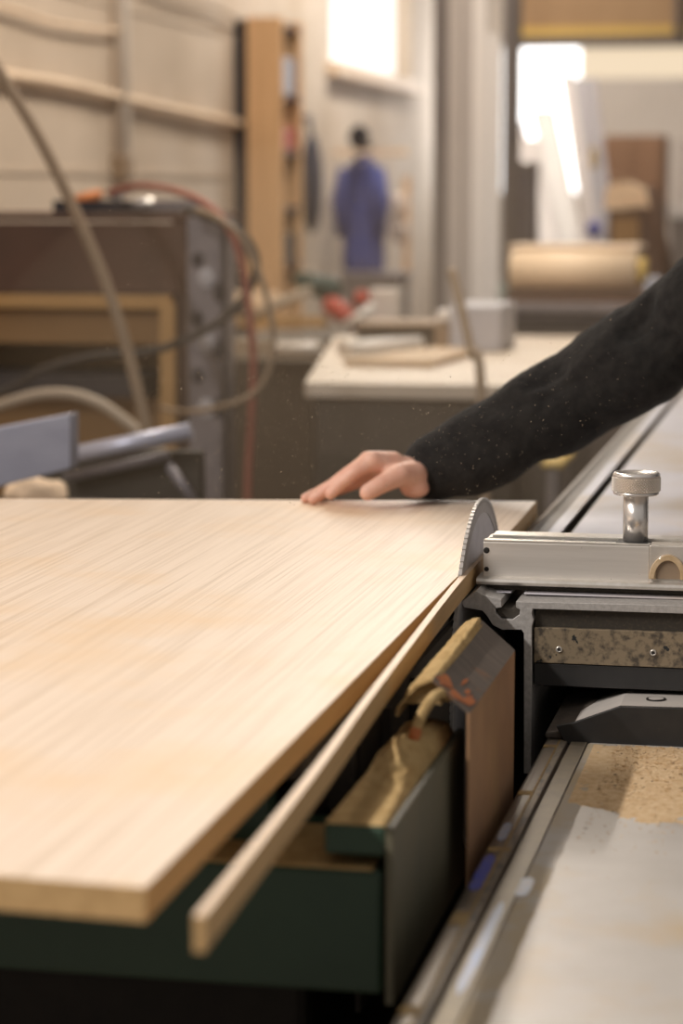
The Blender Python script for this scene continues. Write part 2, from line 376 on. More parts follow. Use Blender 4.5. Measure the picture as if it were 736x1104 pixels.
# bent rusty dust guard
GF, GB = 1.997, 2.285
prof = [(-.300, .60), (-.300, .872), (-.3325, .900), (-.352, .880), (-.352, .860)]
def sheet(mb, prof, y0, y1, t, mi=0, nseg=1):
    # offset polyline inward
    n = len(prof); off = []
    for i in range(n):
        a = Vector(prof[max(i-1, 0)]); b = Vector(prof[min(i+1, n-1)]); d = (b-a).normalized()
        off.append((prof[i][0] - d.y*t, prof[i][1] + d.x*t))
    poly = prof + off[::-1]
    mb.prism(poly, 'Y', y0, y1, mi)
gs = MB(); sheet(gs, prof[:2], GF, GB, .003); gd = gs.build('dust_guard', M['rust'], saw, .0008)
gt = MB()
n_ = 14   # the scraped top, bowed a little
vs = []
for j in range(n_+1):
    y = GF + (GB-GF)*j/n_; dip = .003*math.sin(math.pi*j/n_)
    for (x, z) in ((-.2998, .8722), (-.316, .8862-dip), (-.3325, .9005-dip*.4), (-.3325, .8975-dip*.4), (-.317, .8832-dip), (-.303, .8716)):
        vs.append((x, y, z))
fs = []
for j in range(n_):
    for k in range(6):
        k2 = (k+1) % 6; fs.append((j*6+k, j*6+k2, (j+1)*6+k2, (j+1)*6+k))
fs += [[0,1,2,3,4,5][::-1], [n_*6+k for k in range(6)]]
gt.add(vs, fs); gt.build('scraped_top', M['rust_top'], gd)
gl = MB(); sheet(gl, [(-.3325, .9003), (-.348, .8935), (-.3635, .874), (-.3650, .866)], GF+.002, GB, .0025); gl.build('left_flange', M['dust'], gd)
# orange primer islands on the fold
def surf(u, y):     # point on the bowed top, u from the fold (0) to the ridge (1)
    dip = .003*math.sin(math.pi*(y-GF)/(GB-GF))
    A, B_, C_ = Vector((-.2998, y, .8722)), Vector((-.316, y, .8862-dip)), Vector((-.3325, y, .9005-dip*.4))
    return A.lerp(B_, u*2) if u < .5 else B_.lerp(C_, u*2-1)
pm = MB(); NN = Vector((.0283, 0, .0325)).normalized()
for (fu, y, ru, rv, sd) in ((.78, 2.020, .17, .014, 1), (.42, 2.010, .22, .008, 4), (.16, 2.026, .12, .016, 7), (.50, 2.068, .035, .016, 9), (.30, 2.045, .06, .009, 12)):
    n = 26; ring = []
    for j in range(n):
        a = 2*math.pi*j/n; k = 1 + .75*noise.noise(Vector((math.cos(a)*1.6+sd, math.sin(a)*1.6, sd)))
        ring.append(surf(min(.97, max(.03, fu + ru*k*math.cos(a))), max(GF+.001, y + rv*k*math.sin(a))))
    vs = [p + NN*.0001 for p in ring] + [p + NN*.0005 for p in ring] + [surf(fu, y) + NN*.0005]
    pm.add(vs, [(n+j, n+(j+1) % n, 2*n) for j in range(n)] + [(j, (j+1) % n, n+(j+1) % n, n+j) for j in range(n)])
pm.build('primer_patch', M['rust_orange'], gd)
# bent pin
pa = lambda px, py, y: at(px, py, Y=y)
ht = smoothpath([pa(483, 751, 2.012), pa(475.5, 747.5, 1.998), pa(466, 753, 1.988), pa(456, 768, 1.981), pa(449, 784, 1.976), pa(446.5, 795, 1.973)])
hk = MB().tube(ht, .0047, 14); hko = hk.build('bent_pin', M['dust'], saw)
MB().tube([pa(448.5, 785, 1.9755), pa(446.5, 795, 1.973), pa(446, 803, 1.9715)], [.0049, .0052, .0050], 14).build('rusty_tip', M['rust_orange'], hko)

# sawdust on the ledge
def dustsheet(x0, x1, y0, y1, z, h, nx=36, ny=110):
    mb = MB(); vs = []
    for j in range(ny+1):
        for i in range(nx+1):
            x = x0+(x1-x0)*i/nx; y = y0+(y1-y0)*j/ny
            e = min(i, nx-i, 3)/3*min(j, ny-j, 2)/2
            k = h(x, y) + .0012*noise.noise(Vector((x*130, y*130, 2))) + .0006*noise.noise(Vector((x*420, y*420, 7)))
            vs.append((x, y, z + max(.0003, k*e if e < 1 else k)))
    fs = [(j*(nx+1)+i, j*(nx+1)+i+1, (j+1)*(nx+1)+i+1, (j+1)*(nx+1)+i) for j in range(ny) for i in range(nx)]
    mb.add(vs, fs, 0, True); nb = len(vs)
    rim = [i for i in range(nx+1)] + [j*(nx+1)+nx for j in range(1, ny+1)] + [ny*(nx+1)+i for i in range(nx-1, -1, -1)] + [j*(nx+1) for j in range(ny-1, 0, -1)]
    bot = [(vs[i][0], vs[i][1], z) for i in rim]; mb.v += [Vector(b) for b in bot]
    for k in range(len(rim)):
        k2 = (k+1) % len(rim); mb.f.append([rim[k2], rim[k], nb+k, nb+k2]); mb.m.append(0); mb.sm.append(False)
    mb.f.append([nb+k for k in range(len(rim))][::-1]); mb.m.append(0); mb.sm.append(False)
    return mb
def heap(x, y):
    g = lambda cx, cy, sx, sy, a: a*math.exp(-((x-cx)/sx)**2 - ((y-cy)/sy)**2)
    pit = g(-.3445, 1.966, .007, .012, .009) + g(-.332, 1.962, .005, .010, .006) + g(-.350, 1.915, .006, .012, .005) + g(-.340, 1.90, .006, .010, .005) + g(-.352, 1.885, .006, .010, .004)
    lump = .006*max(0, noise.noise(Vector((x*85, y*60, 3)))) * math.exp(-((y-1.91)/.06)**2)
    return .0012 + g(-.349, 1.945, .020, .055, .021) + g(-.336, 2.0, .013, .035, .010) + g(-.345, 2.05, .03, .05, .012) + lump - pit
tag(dustsheet(-.3722, -.3250, 1.7425, 2.073, .8378, heap).build('sawdust', M['dust']),
    'thick heap of ochre sawdust lying on the dark green ledge below the cut', 'sawdust', kind='stuff')
def flange_heap(x, y):
    d = -.3325-x; f = (y-2.0)/.28
    top_ = .9002 + .87*d if d < 0 else .9006 - .22*d - (d/.026)**4*.012 + .005*f*f*math.exp(-(d/.02)**2)
    return top_ - .876 + .0012*noise.noise(Vector((x*200, y*120, 4)))*(d > 0)
tag(dustsheet(-.3615, -.3260, 2.006, 2.284, .876, flange_heap, 30, 80).build('sawdust', M['dust']),
    'ochre sawdust caked along the left fold of the rusty guard', 'sawdust', kind='stuff')

# ------------------------------------------------------------------ the oak board and its offcut
c_nr = at(157, 957, Z=BT); c_fr = at(578, 540, Z=BT); c_fl = at(0, 537.5, Z=BT); c_nl = at(0, 944, Z=BT)
XL = -1.62
def ext(a, b, x):   # continue a-b to x
    t = (x-a.x)/(b.x-a.x); return a + (b-a)*t
pl_n = ext(c_nr, c_nl, XL); pl_f = ext(c_fr, c_fl, XL)
kin = CUT-.0022
top = [(pl_n.x, pl_n.y), (c_nr.x, c_nr.y), (kin, 2.2), (kin, 2.83), (CUT+.0022, 2.84), (CUT+.0072, 2.84), (c_fr.x+.001, c_fr.y), (pl_f.x, pl_f.y)]
b = MB(); n = len(top)
b.add([(x, y, TZ) for x, y in top] + [(x, y, BT) for x, y in top], [list(range(n))[::-1]], 1); b.f.append(list(range(n, 2*n))); b.m.append(0); b.sm.append(False)
for i in range(n):
    j = (i+1) % n; b.f.append([i, j, n+j, n+i]); b.m.append(1); b.sm.append(False)
board = tag(b.build('oak_board', [M['oak'], M['edge']], None, .0007), 'wide pale oak board with fine grain lying on the saw, being cut along its edge', 'board')
left = [at(208, 988, Z=BT), at(330, 836, Z=BT), at(385, 762, Z=BT), at(418, 719, Z=BT), at(493, 624, Z=BT), Vector((CUT+.0028, 2.80, BT)), Vector((CUT+.0028, 2.838, BT))]
lp = smoothpath(left, 6)
s_ = MB(); sw = .0068; n = len(lp); vs = []
for i, p in enumerate(lp):
    d = (lp[min(i+1, n-1)] - lp[max(i-1, 0)]).normalized(); r = Vector((d.y, -d.x, 0)); q = p + r*(sw if p.y < 2.6 else .0058)
    vs += [(p.x, p.y, TZ+.0008), (q.x, q.y, TZ+.0008), (q.x, q.y, BT+.0005), (p.x, p.y, BT+.0005)]
s_.add(vs, [])
for i in range(n-1):
    for k, mi in ((0, 1), (1, 1), (2, 0), (3, 1)):
        k2 = (k+1) % 4; s_.f.append([i*4+k, i*4+k2, (i+1)*4+k2, (i+1)*4+k]); s_.m.append(mi); s_.sm.append(False)
s_.f += [[3, 2, 1, 0][::-1], [(n-1)*4+k for k in range(4)][::-1]]; s_.m += [1, 1]; s_.sm += [False, False]
bmx = s_.build('oak_offcut', [M['strip_top'], M['edge']], None)
tag(bmx, 'thin oak offcut strip peeling away to the right of the wide board', 'offcut')

# ------------------------------------------------------------------ sliding table (aluminium extrusion)
SY0, SY1 = 2.545, 5.6
def q(px, py): v = at(px, py, Y=SY0); return (v.x, v.z)
st = thing('sliding_table', 'aluminium sliding table with hooked channel edge, right of the saw blade under the stop fence', 'table', (-.2, 3.6, .75))
XR = -.02
zt = q(600, 641)[1]
prof = [q(513, 637), q(519, 641), q(540, 646.5), q(540.5, 655), q(533.5, 656), q(534, 661), q(540, 667.5), q(552, 668), q(559.5, 663), q(560.5, 657.5), q(556, 655), q(556, 648.5),
        (XR, zt-.006), (XR, q(600, 656.5)[1]), q(574, 656.5), q(573, 662), q(575, 668), q(573, 676), q(572.5, 834), q(564.5, 834), q(564.5, 683), q(562, 679), q(541, 679), q(531, 674), q(525.5, 665), q(520, 658.5),
        q(500, 655), q(497, 649)]
tp = MB().prism(prof, 'Y', SY0, SY1); tpo = tp.build('channel_extrusion', M['alu_cast'], st, .0006)
MB().box((q(535.5, 660)[0], SY0+.006, q(540, 666.5)[1]), (q(559, 660)[0], SY1-.01, q(540, 657.5)[1])).build('slot_shade', M['plate_dark'], st)  # dark strip that paints the shade inside the slot
# upper deck plates left and right of the slot
zlip = q(600, 641)[1]
dk = MB().box((q(556, 648)[0]+.004, SY0+.035, q(600, 648)[1]), (XR, SY1, TZ-.0008)); dk.build('deck_plate', M['table_al'], st, .0008)
dk = MB().box((q(513.5, 648)[0], SY0+.035, q(600, 647)[1]), (q(546, 648)[0], SY1, TZ-.0008)); dk.build('edge_plate', M['table_al'], st, .0008)
# end details below the deck
px0 = q(575, 700)[0]
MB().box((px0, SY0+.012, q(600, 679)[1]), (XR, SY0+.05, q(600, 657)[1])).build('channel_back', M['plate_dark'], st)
ep = MB().box((px0, SY0+.004, q(600, 716)[1]), (XR, SY0+.011, q(600, 678)[1])).build('end_plate', M['plate'], st, .0006)
for (px, py) in ((602.5, 700), (704, 703.5), (790, 706)):
    c = at(px, py, Y=SY0+.004)
    rv = MB().lathe([(.0036, 0), (.0036, .0010), (.0030, .0022), (.0018, .0022), (.0016, .0006)], (c.x, c.y, c.z), 'Y', 24)
    for v in rv.v: v.y = 2*(SY0+.004) - v.y
    for f in rv.f: f.reverse()
    rvo = rv.build('rivet', M['alu_edge'], ep)
    MB().tube([(c.x, c.y-.0012, c.z), (c.x, c.y-.0024, c.z)], .0017, 14).build('rivet_hole', M['dark'], rvo)
MB().box((px0, SY0+.006, q(600, 741)[1]), (XR, SY0+.05, q(600, 717)[1])).build('lower_box', M['dark2'], st, .001)
MB().box((px0+.01, SY0+.12, .7665), (XR, SY1, q(600, 742)[1])).build('carriage', M['dark'], st)
MB().box((px0, SY0+.05, q(600, 741)[1]), (XR, SY1, q(600, 662)[1])).build('deck_core', M['dark'], st)

# ------------------------------------------------------------------ stop fence with clamp knob
FY = 2.592
def fz(py, y=FY): return at(600, py, Y=y).z
def fx(px, py=600, y=FY): return at(px, py, Y=y).x
fe = thing('stop_fence', 'aluminium cross fence with clamp knob lying across the sliding table beside the blade', 'fence', (fx(600), FY+.03, TZ))
FR = .02
zb, zt_ = fz(626), fz(586)
xsplit = fx(700)
MB().box((fx(520.5), FY, zb), (xsplit, FY+.062, zt_)).build('fence_bar', M['alu'], fe, .0012)
# bottom flange, rounded lip towards the front
zl0, zl1 = fz(633.5, FY-.012), fz(625.5, FY-.012)
fl_ = MB().prism([(FY-.012, zl0+.001), (FY-.0135, (zl0+zl1)/2), (FY-.012, zl1-.001), (FY-.008, zl1), (FY+.066, zl1), (FY+.066, zl0), (FY-.008, zl0)], 'X', fx(513, 630, FY-.012), FR)
fl_.build('base_flange', M['alu_edge'], fe, .0006)
MB().box((fx(524), FY+.002, TZ), (FR, FY+.05, zl0)).build('shoe', M['plate_dark'], fe)
# upper lips with a dark slot between them
MB().box((fx(521), FY, zt_), (xsplit, FY+.010, zt_+.0022)).build('top_lip', M['alu_edge'], fe, .0006)
MB().box((fx(524), FY+.012, zt_-.001), (fx(700), FY+.030, zt_+.001)).build('slot', M['dark2'], fe)
MB().box((fx(526), FY+.032, zt_), (FR, FY+.062, zt_+.0035)).build('rear_lip', M['alu_edge'], fe, .0008)
MB().box((xsplit, FY-.001, zb), (FR, FY+.030, zt_+.001)).build('end_block', M['alu_edge'], fe, .001)
for py, r in ((593.3, .0034), (613.5, .0026)):
    c = at(524.3, py, Y=FY)
    mb = MB().lathe([(r, -.0010), (r, .0005), (r*.5, .0008)], (c.x, FY, c.z), 'Y', 20)
    for v in mb.v: v.y = 2*FY - v.y
    for f in mb.f: f.reverse()
    mb.build('screw', M['dark'], fe)
# half round cover
cc = at(720, 624, Y=FY-.002); R0 = .0205
arc = [(cc.x + R0*math.cos(math.pi*k/24), cc.z + R0*1.3*math.sin(math.pi*k/24)) for k in range(25)]
arc2 = [(cc.x + (R0-.0062)*math.cos(math.pi*k/24), cc.z + (R0*1.3-.0062)*math.sin(math.pi*k/24)) for k in range(25)]
cv = MB().prism(arc + arc2[::-1], 'Y', FY-.0085, FY-.001); cvo = cv.build('cover_ring', M['brass'], fe, .0008)
MB().prism(arc2, 'Y', FY-.004, FY-.001).build('cover_window', M['hose_tan'], cvo)
MB().box((cc.x-R0*.93, FY-.007, cc.z), (cc.x-R0*.93+.006, FY-.004, cc.z+.011)).build('cover_clip', M['brass'], cvo)
MB().box((cc.x+R0*.93-.006, FY-.007, cc.z), (cc.x+R0*.93, FY-.004, cc.z+.011)).build('cover_clip', M['brass'], cvo)
# knob
KY = FY+.022
kx = at(685, 560, Y=KY).x; kz0 = zt_+.001; kz1 = at(685, 533, Y=KY).z; kz2 = at(685, 508.5, Y=KY).z - .0006
kr = (at(711, 520, Y=KY).x - at(658.5, 520, Y=KY).x)/2; sr = (at(698.5, 560, Y=KY).x - at(671.5, 560, Y=KY).x)/2
MB().box((kx-sr-.006, FY+.004, zt_), (kx+sr+.001, FY+.040, zt_+.0025)).build('knob_washer', M['dark2'], fe)
shaft = MB().lathe([(sr, 0), (sr, kz1-kz0+.002)], (kx, KY, kz0), n=48).build('clamp_knob_shaft', M['chrome'], fe)
kh = kz2-kz1-.008
hd = MB(); nd = 50; nA = nd*8; nH = max(8, round(kh/(2*math.pi*kr/nd/8))); vs = []
def trw(u): u = u - math.floor(u); return 1 - abs(2*u-1)
for i in range(nH+1):
    z = kz1 + .0035 + kh*i/nH; e = min(1, min(i, nH-i)/2)
    for j in range(nA):
        a = 2*math.pi*j/nA; u = j/8; v = i/8
        d = .0019*(1 - max(1-trw(u+v), 1-trw(u-v)))*e
        r = kr - .0014 + d; vs.append((kx + r*math.cos(a), KY + r*math.sin(a), z))
hd.add(vs, [[i*nA+j, i*nA+(j+1) % nA, (i+1)*nA+(j+1) % nA, (i+1)*nA+j] for i in range(nH) for j in range(nA)])
hdo = hd.build('knurled_band', M['knurl'], fe)
hb = MB().lathe([(sr*.9, 0), (kr-.0030, 0), (kr-.0018, .0010), (kr-.0018, .0036)], (kx, KY, kz1), n=72).build('knob_underside', M['chrome'], fe)
zz = kz1+.0035+kh
ht_ = MB().lathe([(kr-.0006, 0), (kr-.0006, .0030), (kr-.0024, .0045), (kr-.006, .0046), (kr-.0066, .0040), (.001, .0040)], (kx, KY, zz), n=72).build('knob_top', M['chrome'], fe)

# ------------------------------------------------------------------ guide beam of the sliding table
GZ = .75
BY0, BY1 = .9, 5.4
gb = thing('guide_beam', 'long dusty steel guide bed running towards the camera at lower right', 'machine bed', (-.13, 2.4, 0))
bp = [(-.2435, .66), (-.2435, GZ-.0025), (-.241, GZ-.0005), (-.0, GZ-.0005), (-.0, .66)]
MB().prism(bp, 'Y', BY0, BY1).build('bed_plate', M['beam'], gb, .0006)
rl = [(-.2905, .66), (-.2905, .739), (-.2885, .7455), (-.285, .7488), (-.280, .7500), (-.2645, .7500), (-.2638, .7445), (-.2612, .7445), (-.2605, .7496), (-.2440, .7496), (-.2440, .66)]
ro = MB().prism(rl, 'Y', BY0, BY1)
ro.build('guide_rail', M['rail'], gb, .0008)
MB().box((-.2712, BY0, .7496), (-.2652, 2.44, .7503)).build('rail_inlay', M['rail_dots'], gb)
MB().box((-.2735, BY0, .7496), (-.2715, 2.44, .7504)).build('dust_line', M['rail_dust'], gb)
MB().box((-.2604, BY0, .7490), (-.2442, BY1, .7499)).build('bed_margin', M['margin'], gb)
for (y, ln, x0, x1) in ((2.405, .010, -.289, -.272), (2.205, .014, -.289, -.2735), (2.005, .012, -.289, -.2665), (1.79, .035, -.288, -.272), (1.58, .018, -.289, -.270)):
    MB().box((x0+.003, y, .7492), (x1, y+ln, .7507)).build('dust_dab', M['rail_dust'], gb, .0006)
def paint(x0, x1, y0, y1, z, m, name):
    mb = MB(); n = 30; vs = []
    for k in range(n+1):
        y = y0+(y1-y0)*k/n; e = min(1, min(k, n-k)/3)
        a = x0 + (x1-x0)*(.12*noise.noise(Vector((y*40, 3, x0*90)))+.08) + (x1-x0)*.3*(1-e); c = x1 - (x1-x0)*(.18*abs(noise.noise(Vector((y*37, 8, x0*70))))) - (x1-x0)*.3*(1-e)
        vs += [(a, y, z), (c, y, z), (c, y, z+.0005), (a, y, z+.0005)]
    fs = [(k*4+i, k*4+(i+1) % 4, k*4+4+(i+1) % 4, k*4+4+i) for k in range(n) for i in range(4)] + [(3, 2, 1, 0), (n*4, n*4+1, n*4+2, n*4+3)]
    mb.add(vs, fs); mb.build(name, m, gb)
paint(-.2855, -.2745, 1.885, 1.992, .7499, M['blue'], 'blue_paint_smear')
paint(-.284, -.275, 2.04, 2.10, .7499, M['bluepale'], 'faded_paint_smear')
paint(-.2565, -.2475, 1.63, 1.855, .7499, M['bluepale'], 'pale_paint_smear')
paint(-.246, -.234, 1.875, 1.93, .7499, M['bluepale'], 'pale_paint_smear')
df = MB(); n = 90; vs = []  # dust along the rail, toned and widened to paint the cast shadow too
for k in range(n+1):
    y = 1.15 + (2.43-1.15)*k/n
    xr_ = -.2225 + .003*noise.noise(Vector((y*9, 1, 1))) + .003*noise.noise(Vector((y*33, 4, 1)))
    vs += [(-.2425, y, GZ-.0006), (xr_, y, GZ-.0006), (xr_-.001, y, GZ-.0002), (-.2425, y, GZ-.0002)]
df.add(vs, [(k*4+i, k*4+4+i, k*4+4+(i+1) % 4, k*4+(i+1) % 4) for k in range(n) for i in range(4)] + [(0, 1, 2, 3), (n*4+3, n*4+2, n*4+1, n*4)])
df.build('dust_or_shade_film', M['bed_dust_shade'], gb)
MB().box((-.3005, 2.66, .02), (-.2915, 5.4, .742)).build('gap_shade_plate', M['dark'], gb)  # dark plate added to keep the gap under the sliding table black
MB().box((-.27, 1.4, 0), (-.03, 5.0, .66)).build('bed_pedestal', M['dark'], gb, .004)
MB().box((-.29, BY0, .56), (-.0, BY1, .66)).build('bed_web', M['green'], gb, .004)
# sawdust film and flakes on the bed
fm = MB(); nx, ny = 60, 60; hs = {}
xa, xb, ya, yb = -.236, -.002, 2.08, 2.425
vs = []; keep = []
for j in range(ny+1):
    for i in range(nx+1):
        x = xa+(xb-xa)*i/nx; y = ya+(yb-ya)*j/ny
        edge = 2.165 - .14*(x+.236)/.234*.55 + .03*noise.noise(Vector((x*22, y*22, 1)))
        cov = min((y-edge)*40, 1.2) + 1.0*noise.noise(Vector((x*60, y*60, 5))) - .25 + .35*(i > 12) - .9*max(0, noise.noise(Vector((x*18, y*18, 11))))
        k = .0010*cov
        vs.append((x, y, GZ-.0006 + max(-.0012, min(.0014, k)) + (.0005*noise.noise(Vector((x*300, y*300, 1)))))); keep.append(k > -.0003)
idx = {}
for j in range(ny):
    for i in range(nx):
        qd = [j*(nx+1)+i, j*(nx+1)+i+1, (j+1)*(nx+1)+i+1, (j+1)*(nx+1)+i]
        if all(keep[a] for a in qd):
            for a in qd:
                if a not in idx: idx[a] = len(fm.v); fm.v.append(Vector(vs[a]))
            fm.f.append([idx[a] for a in qd]); fm.m.append(0); fm.sm.append(True)
def flake(mb, c, sz, mi):
    m3 = Matrix.Rotation(random.uniform(0, 6.28), 3, 'Z') @ Matrix.Rotation(random.gauss(0, .35), 3, 'X')
    a, bq, t = sz*random.uniform(.5, 1.6), sz*random.uniform(.25, .6), sz*.12
    p = [Vector(v) for v in ((-a, -bq, 0), (a, -bq*.6, 0), (a*.8, bq, 0), (-a*.7, bq*.8, 0))]
    vs = [c + m3 @ (v + Vector((0, 0, t))) for v in p] + [c + m3 @ (v - Vector((0, 0, t))) for v in p]
    mb.add(vs, [(0,1,2,3), (7,6,5,4), (0,4,5,1), (1,5,6,2), (2,6,7,3), (3,7,4,0)], mi)
for _ in range(2600):
    x = random.uniform(-.215, -.005); y = 2.425 - abs(random.gauss(0, .15))
    if y < 2.0: continue
    flake(fm, Vector((x, y, GZ+.0012)), random.choice((.0007, .0009, .0012, .0016)), 2 if random.random() < .09 else 1)
for _ in range(60):
    flake(fm, Vector((random.uniform(-.23, -.01), random.uniform(1.7, 2.4), GZ+.0006)), random.uniform(.0006, .0014), 1)
for _ in range(120):
    flake(fm, Vector((random.gauss(-.035, .012), random.gauss(2.06, .008), GZ+.0008)), .0012, 1)
tag(fm.build('sawdust', [M['dustlight'], M['chip'], M['chipdark']]), 'pale flaky sawdust scattered over the grey guide bed in front of the black wiper', 'sawdust', kind='stuff')

# black wiper cap that rides on the bed
WYF = 2.435
def wq(px, py, y=WYF): v = at(px, py, Y=y); return (v.x, v.z)
wp = thing('bed_wiper', 'black wiper block with sloped metal cover at the far end of the dusty guide bed', 'wiper', (-.13, 2.47, GZ))
XE = -.012
face = [wq(599, 783), wq(619, 779), wq(668, 762), (XE, wq(736, 762)[1]), (XE, wq(736, 806)[1]), wq(640, 803), wq(610, 803)]
MB().prism(face, 'Y', WYF, WYF+.007).build('wiper_face', M['dark2'], wp, .0006)
d1 = WYF+.0072; d2 = 2.60
a0, a1, a2 = at(619, 779, Y=d1), at(668, 763, Y=d1), Vector((XE, d1, at(736, 763, Y=d1).z))
b0, b1, b2 = at(631, 757, Y=d2), at(676, 742, Y=d2), Vector((XE, d2, at(736, 742, Y=d2).z))
cm = MB(); vv = [a0, a1, a2, b0, b1, b2]; dn = Vector((0, 0, -.003))
vv += [v + dn for v in vv[:6]]
cm.add(vv, [(0,1,4,3), (1,2,5,4), (9,10,7,6), (10,11,8,7), (0,6,7,1), (1,7,8,2), (3,4,10,9), (4,5,11,10), (0,3,9,6), (2,8,11,5)])
M['cover'] = mat('wiper_cover', (.68, .62, .56), (.58, .53, .48), rough=.42, metal=.2, scale=12, c3=(.75, .68, .6), s3=80, lo3=.66, hi3=.75)
cmo = cm.build('wiper_cover', M['cover'], wp)
t_ = .45; c = a1.lerp(b1, t_).lerp(a2.lerp(b2, t_), .17); tilt = math.atan2(b1.z-a1.z, d2-d1)
def ringslot(mb, rx, ry, h0, h1):
    ru = Matrix.Rotation(tilt, 3, 'X'); n = 36
    vs = [c + ru @ Vector((rx*math.cos(2*math.pi*k/n), ry*math.sin(2*math.pi*k/n), h)) for h in (h0, h1) for k in range(n)]
    mb.add(vs, [list(range(n))[::-1], list(range(n, 2*n))] + [(k, (k+1) % n, n+(k+1) % n, n+k) for k in range(n)])
r1 = MB(); ringslot(r1, .0105, .016, 0, .0012); r1.build('screw_rim', M['dark'], cmo)
r2 = MB(); ringslot(r2, .008, .012, .0005, .0016); r2.build('screw_head', M['cover'], cmo)
MB().prism([(-.2885, .7506), (-.2885, .7565), (-.250, .7640), (-.232, .7640), (-.226, .7506)], 'Y', WYF+.0075, 2.64).build('rail_shoe', M['wiper_side'], wp, .002)
MB().box((-.225, WYF+.02, GZ), (XE, 2.60, GZ+.008)).build('wiper_base', M['dark2'], wp)

# ------------------------------------------------------------------ the person
def H(px, py, y): return at(px, py, Y=y)
def hand_fingers(mb):
    # knuckles, joints, tips: (px, py, depth, radius)
    F = [[(401, 497, 3.084, .0120), (382, 509, 3.069, .0097), (366, 522, 3.063, .0088), (356, 532.5, 3.060, .0081)],
         [(397, 497, 3.111, .0122), (370, 514, 3.100, .0096), (349, 530, 3.093, .0086), (337, 538.3, 3.088, .0078)],
         [(400, 502, 3.135, .0115), (367, 518, 3.127, .0091), (343, 531, 3.119, .0082), (329, 537.3, 3.106, .0075)],
         [(408, 508, 3.154, .0105), (380, 523, 3.151, .0080), (358, 531, 3.145, .0074), (344, 535, 3.134, .0068)]]
    for f in F:
        for a, b_ in zip(f[:-1], f[1:]): mb.capsule(H(*a[:3]), H(*b_[:3]), a[3], b_[3])
    wrist = H(462, 514, 3.150)
    for f in F: mb.capsule(wrist.lerp(H(*f[0][:3]), .12), H(*f[0][:3]), .021, f[0][3]+.0018)
    T = [(446, 512, 3.110, .0185), (431, 512, 3.085, .0150), (411, 522, 3.065, .0125), (396, 531, 3.055, .0112)]
    for a, b_ in zip(T[:-1], T[1:]): mb.capsule(H(*a[:3]), H(*b_[:3]), a[3], b_[3])
    mb.ball(H(447, 526, 3.110), .0165, sc=(1.2, 1, .85)); mb.ball(H(432, 512, 3.120), .021, sc=(1.2, 1, .8))
    mb.capsule(H(424, 498, 3.110), H(404, 496, 3.096), .0145, .0125)
    return wrist, F, T
SH_R = Vector((.02, 3.13, 1.29)); EL_R = H(632, 425, 3.20)
SH_L = Vector((.235, 2.70, 1.37)); NECK = Vector((.135, 2.88, 1.44)); HEAD = Vector((.075, 2.875, 1.60))
CHEST = Vector((.165, 2.885, 1.24)); HIP = Vector((.36, 2.92, .93))
def body_parts(mb):
    wrist, F, T = hand_fingers(mb)
    mb.capsule(wrist, H(500, 492, 3.17), .026, .034); mb.capsule(H(500, 492, 3.17), EL_R, .034, .042); mb.capsule(EL_R, SH_R, .042, .055)
    mb.capsule(SH_R, CHEST, .05, .10); mb.capsule(SH_L, CHEST, .05, .10); mb.capsule(CHEST, HIP, .125, .125)
    mb.capsule(NECK - Vector((-.02, 0, .06)), HEAD - Vector((-.02, 0, .05)), .058, .052)
    # head: cranium, jaw, nose, ears
    mb.ball(HEAD + Vector((.012, 0, .035)), .098, sc=(1.0, .80, 1.08)); mb.ball(HEAD + Vector((-.028, 0, -.055)), .062, sc=(1, .9, 1.0))
    mb.capsule(HEAD + Vector((-.082, 0, .012)), HEAD + Vector((-.100, 0, -.022)), .009, .013)
    mb.capsule(HEAD + Vector((-.080, -.018, -.062)), HEAD + Vector((-.080, .018, -.062)), .010, .010)
    for s in (-1, 1):
        mb.ball(HEAD + Vector((.010, s*.080, -.005)), .030, sc=(.6, .35, 1.05))
        mb.capsule(HEAD + Vector((-.078, s*.014, .032)), HEAD + Vector((-.066, s*.048, .030)), .009, .008)
    # left arm hanging down, five fingers
    el = SH_L + Vector((.05, -.09, -.28)); wr = el + Vector((-.09, -.02, -.25))
    mb.capsule(SH_L, el, .05, .042); mb.capsule(el, wr, .040, .027); pm_ = wr + Vector((-.02, 0, -.055))
    mb.capsule(wr, pm_, .026, .022)
    for k in range(4):
        b0 = wr + Vector((-.045+.022*k, 0, -.085)); ln = (.072, .080, .074, .058)[k]
        mb.capsule(pm_, b0, .018, .011); mb.capsule(b0, b0 + Vector((-.008, .010, -ln*.5)), .0095, .0085); mb.capsule(b0 + Vector((-.008, .010, -ln*.5)), b0 + Vector((-.006, .030, -ln*.92)), .0085, .0072)
    mb.capsule(wr + Vector((-.03, .005, -.03)), wr + Vector((-.062, .012, -.075)), .014, .0105); mb.capsule(wr + Vector((-.062, .012, -.075)), wr + Vector((-.066, .020, -.105)), .0105, .009)
    for s in (-1, 1):
        hp = HIP + Vector((0, s*.095, -.04)); kn = Vector((.35, 2.92+s*.12, .50)); an = Vector((.40, 2.92+s*.14, .09))
        mb.capsule(hp, kn, .085, .058); mb.capsule(kn, an, .056, .038); mb.capsule(an, an + Vector((-.14, 0, -.045)), .038, .028)
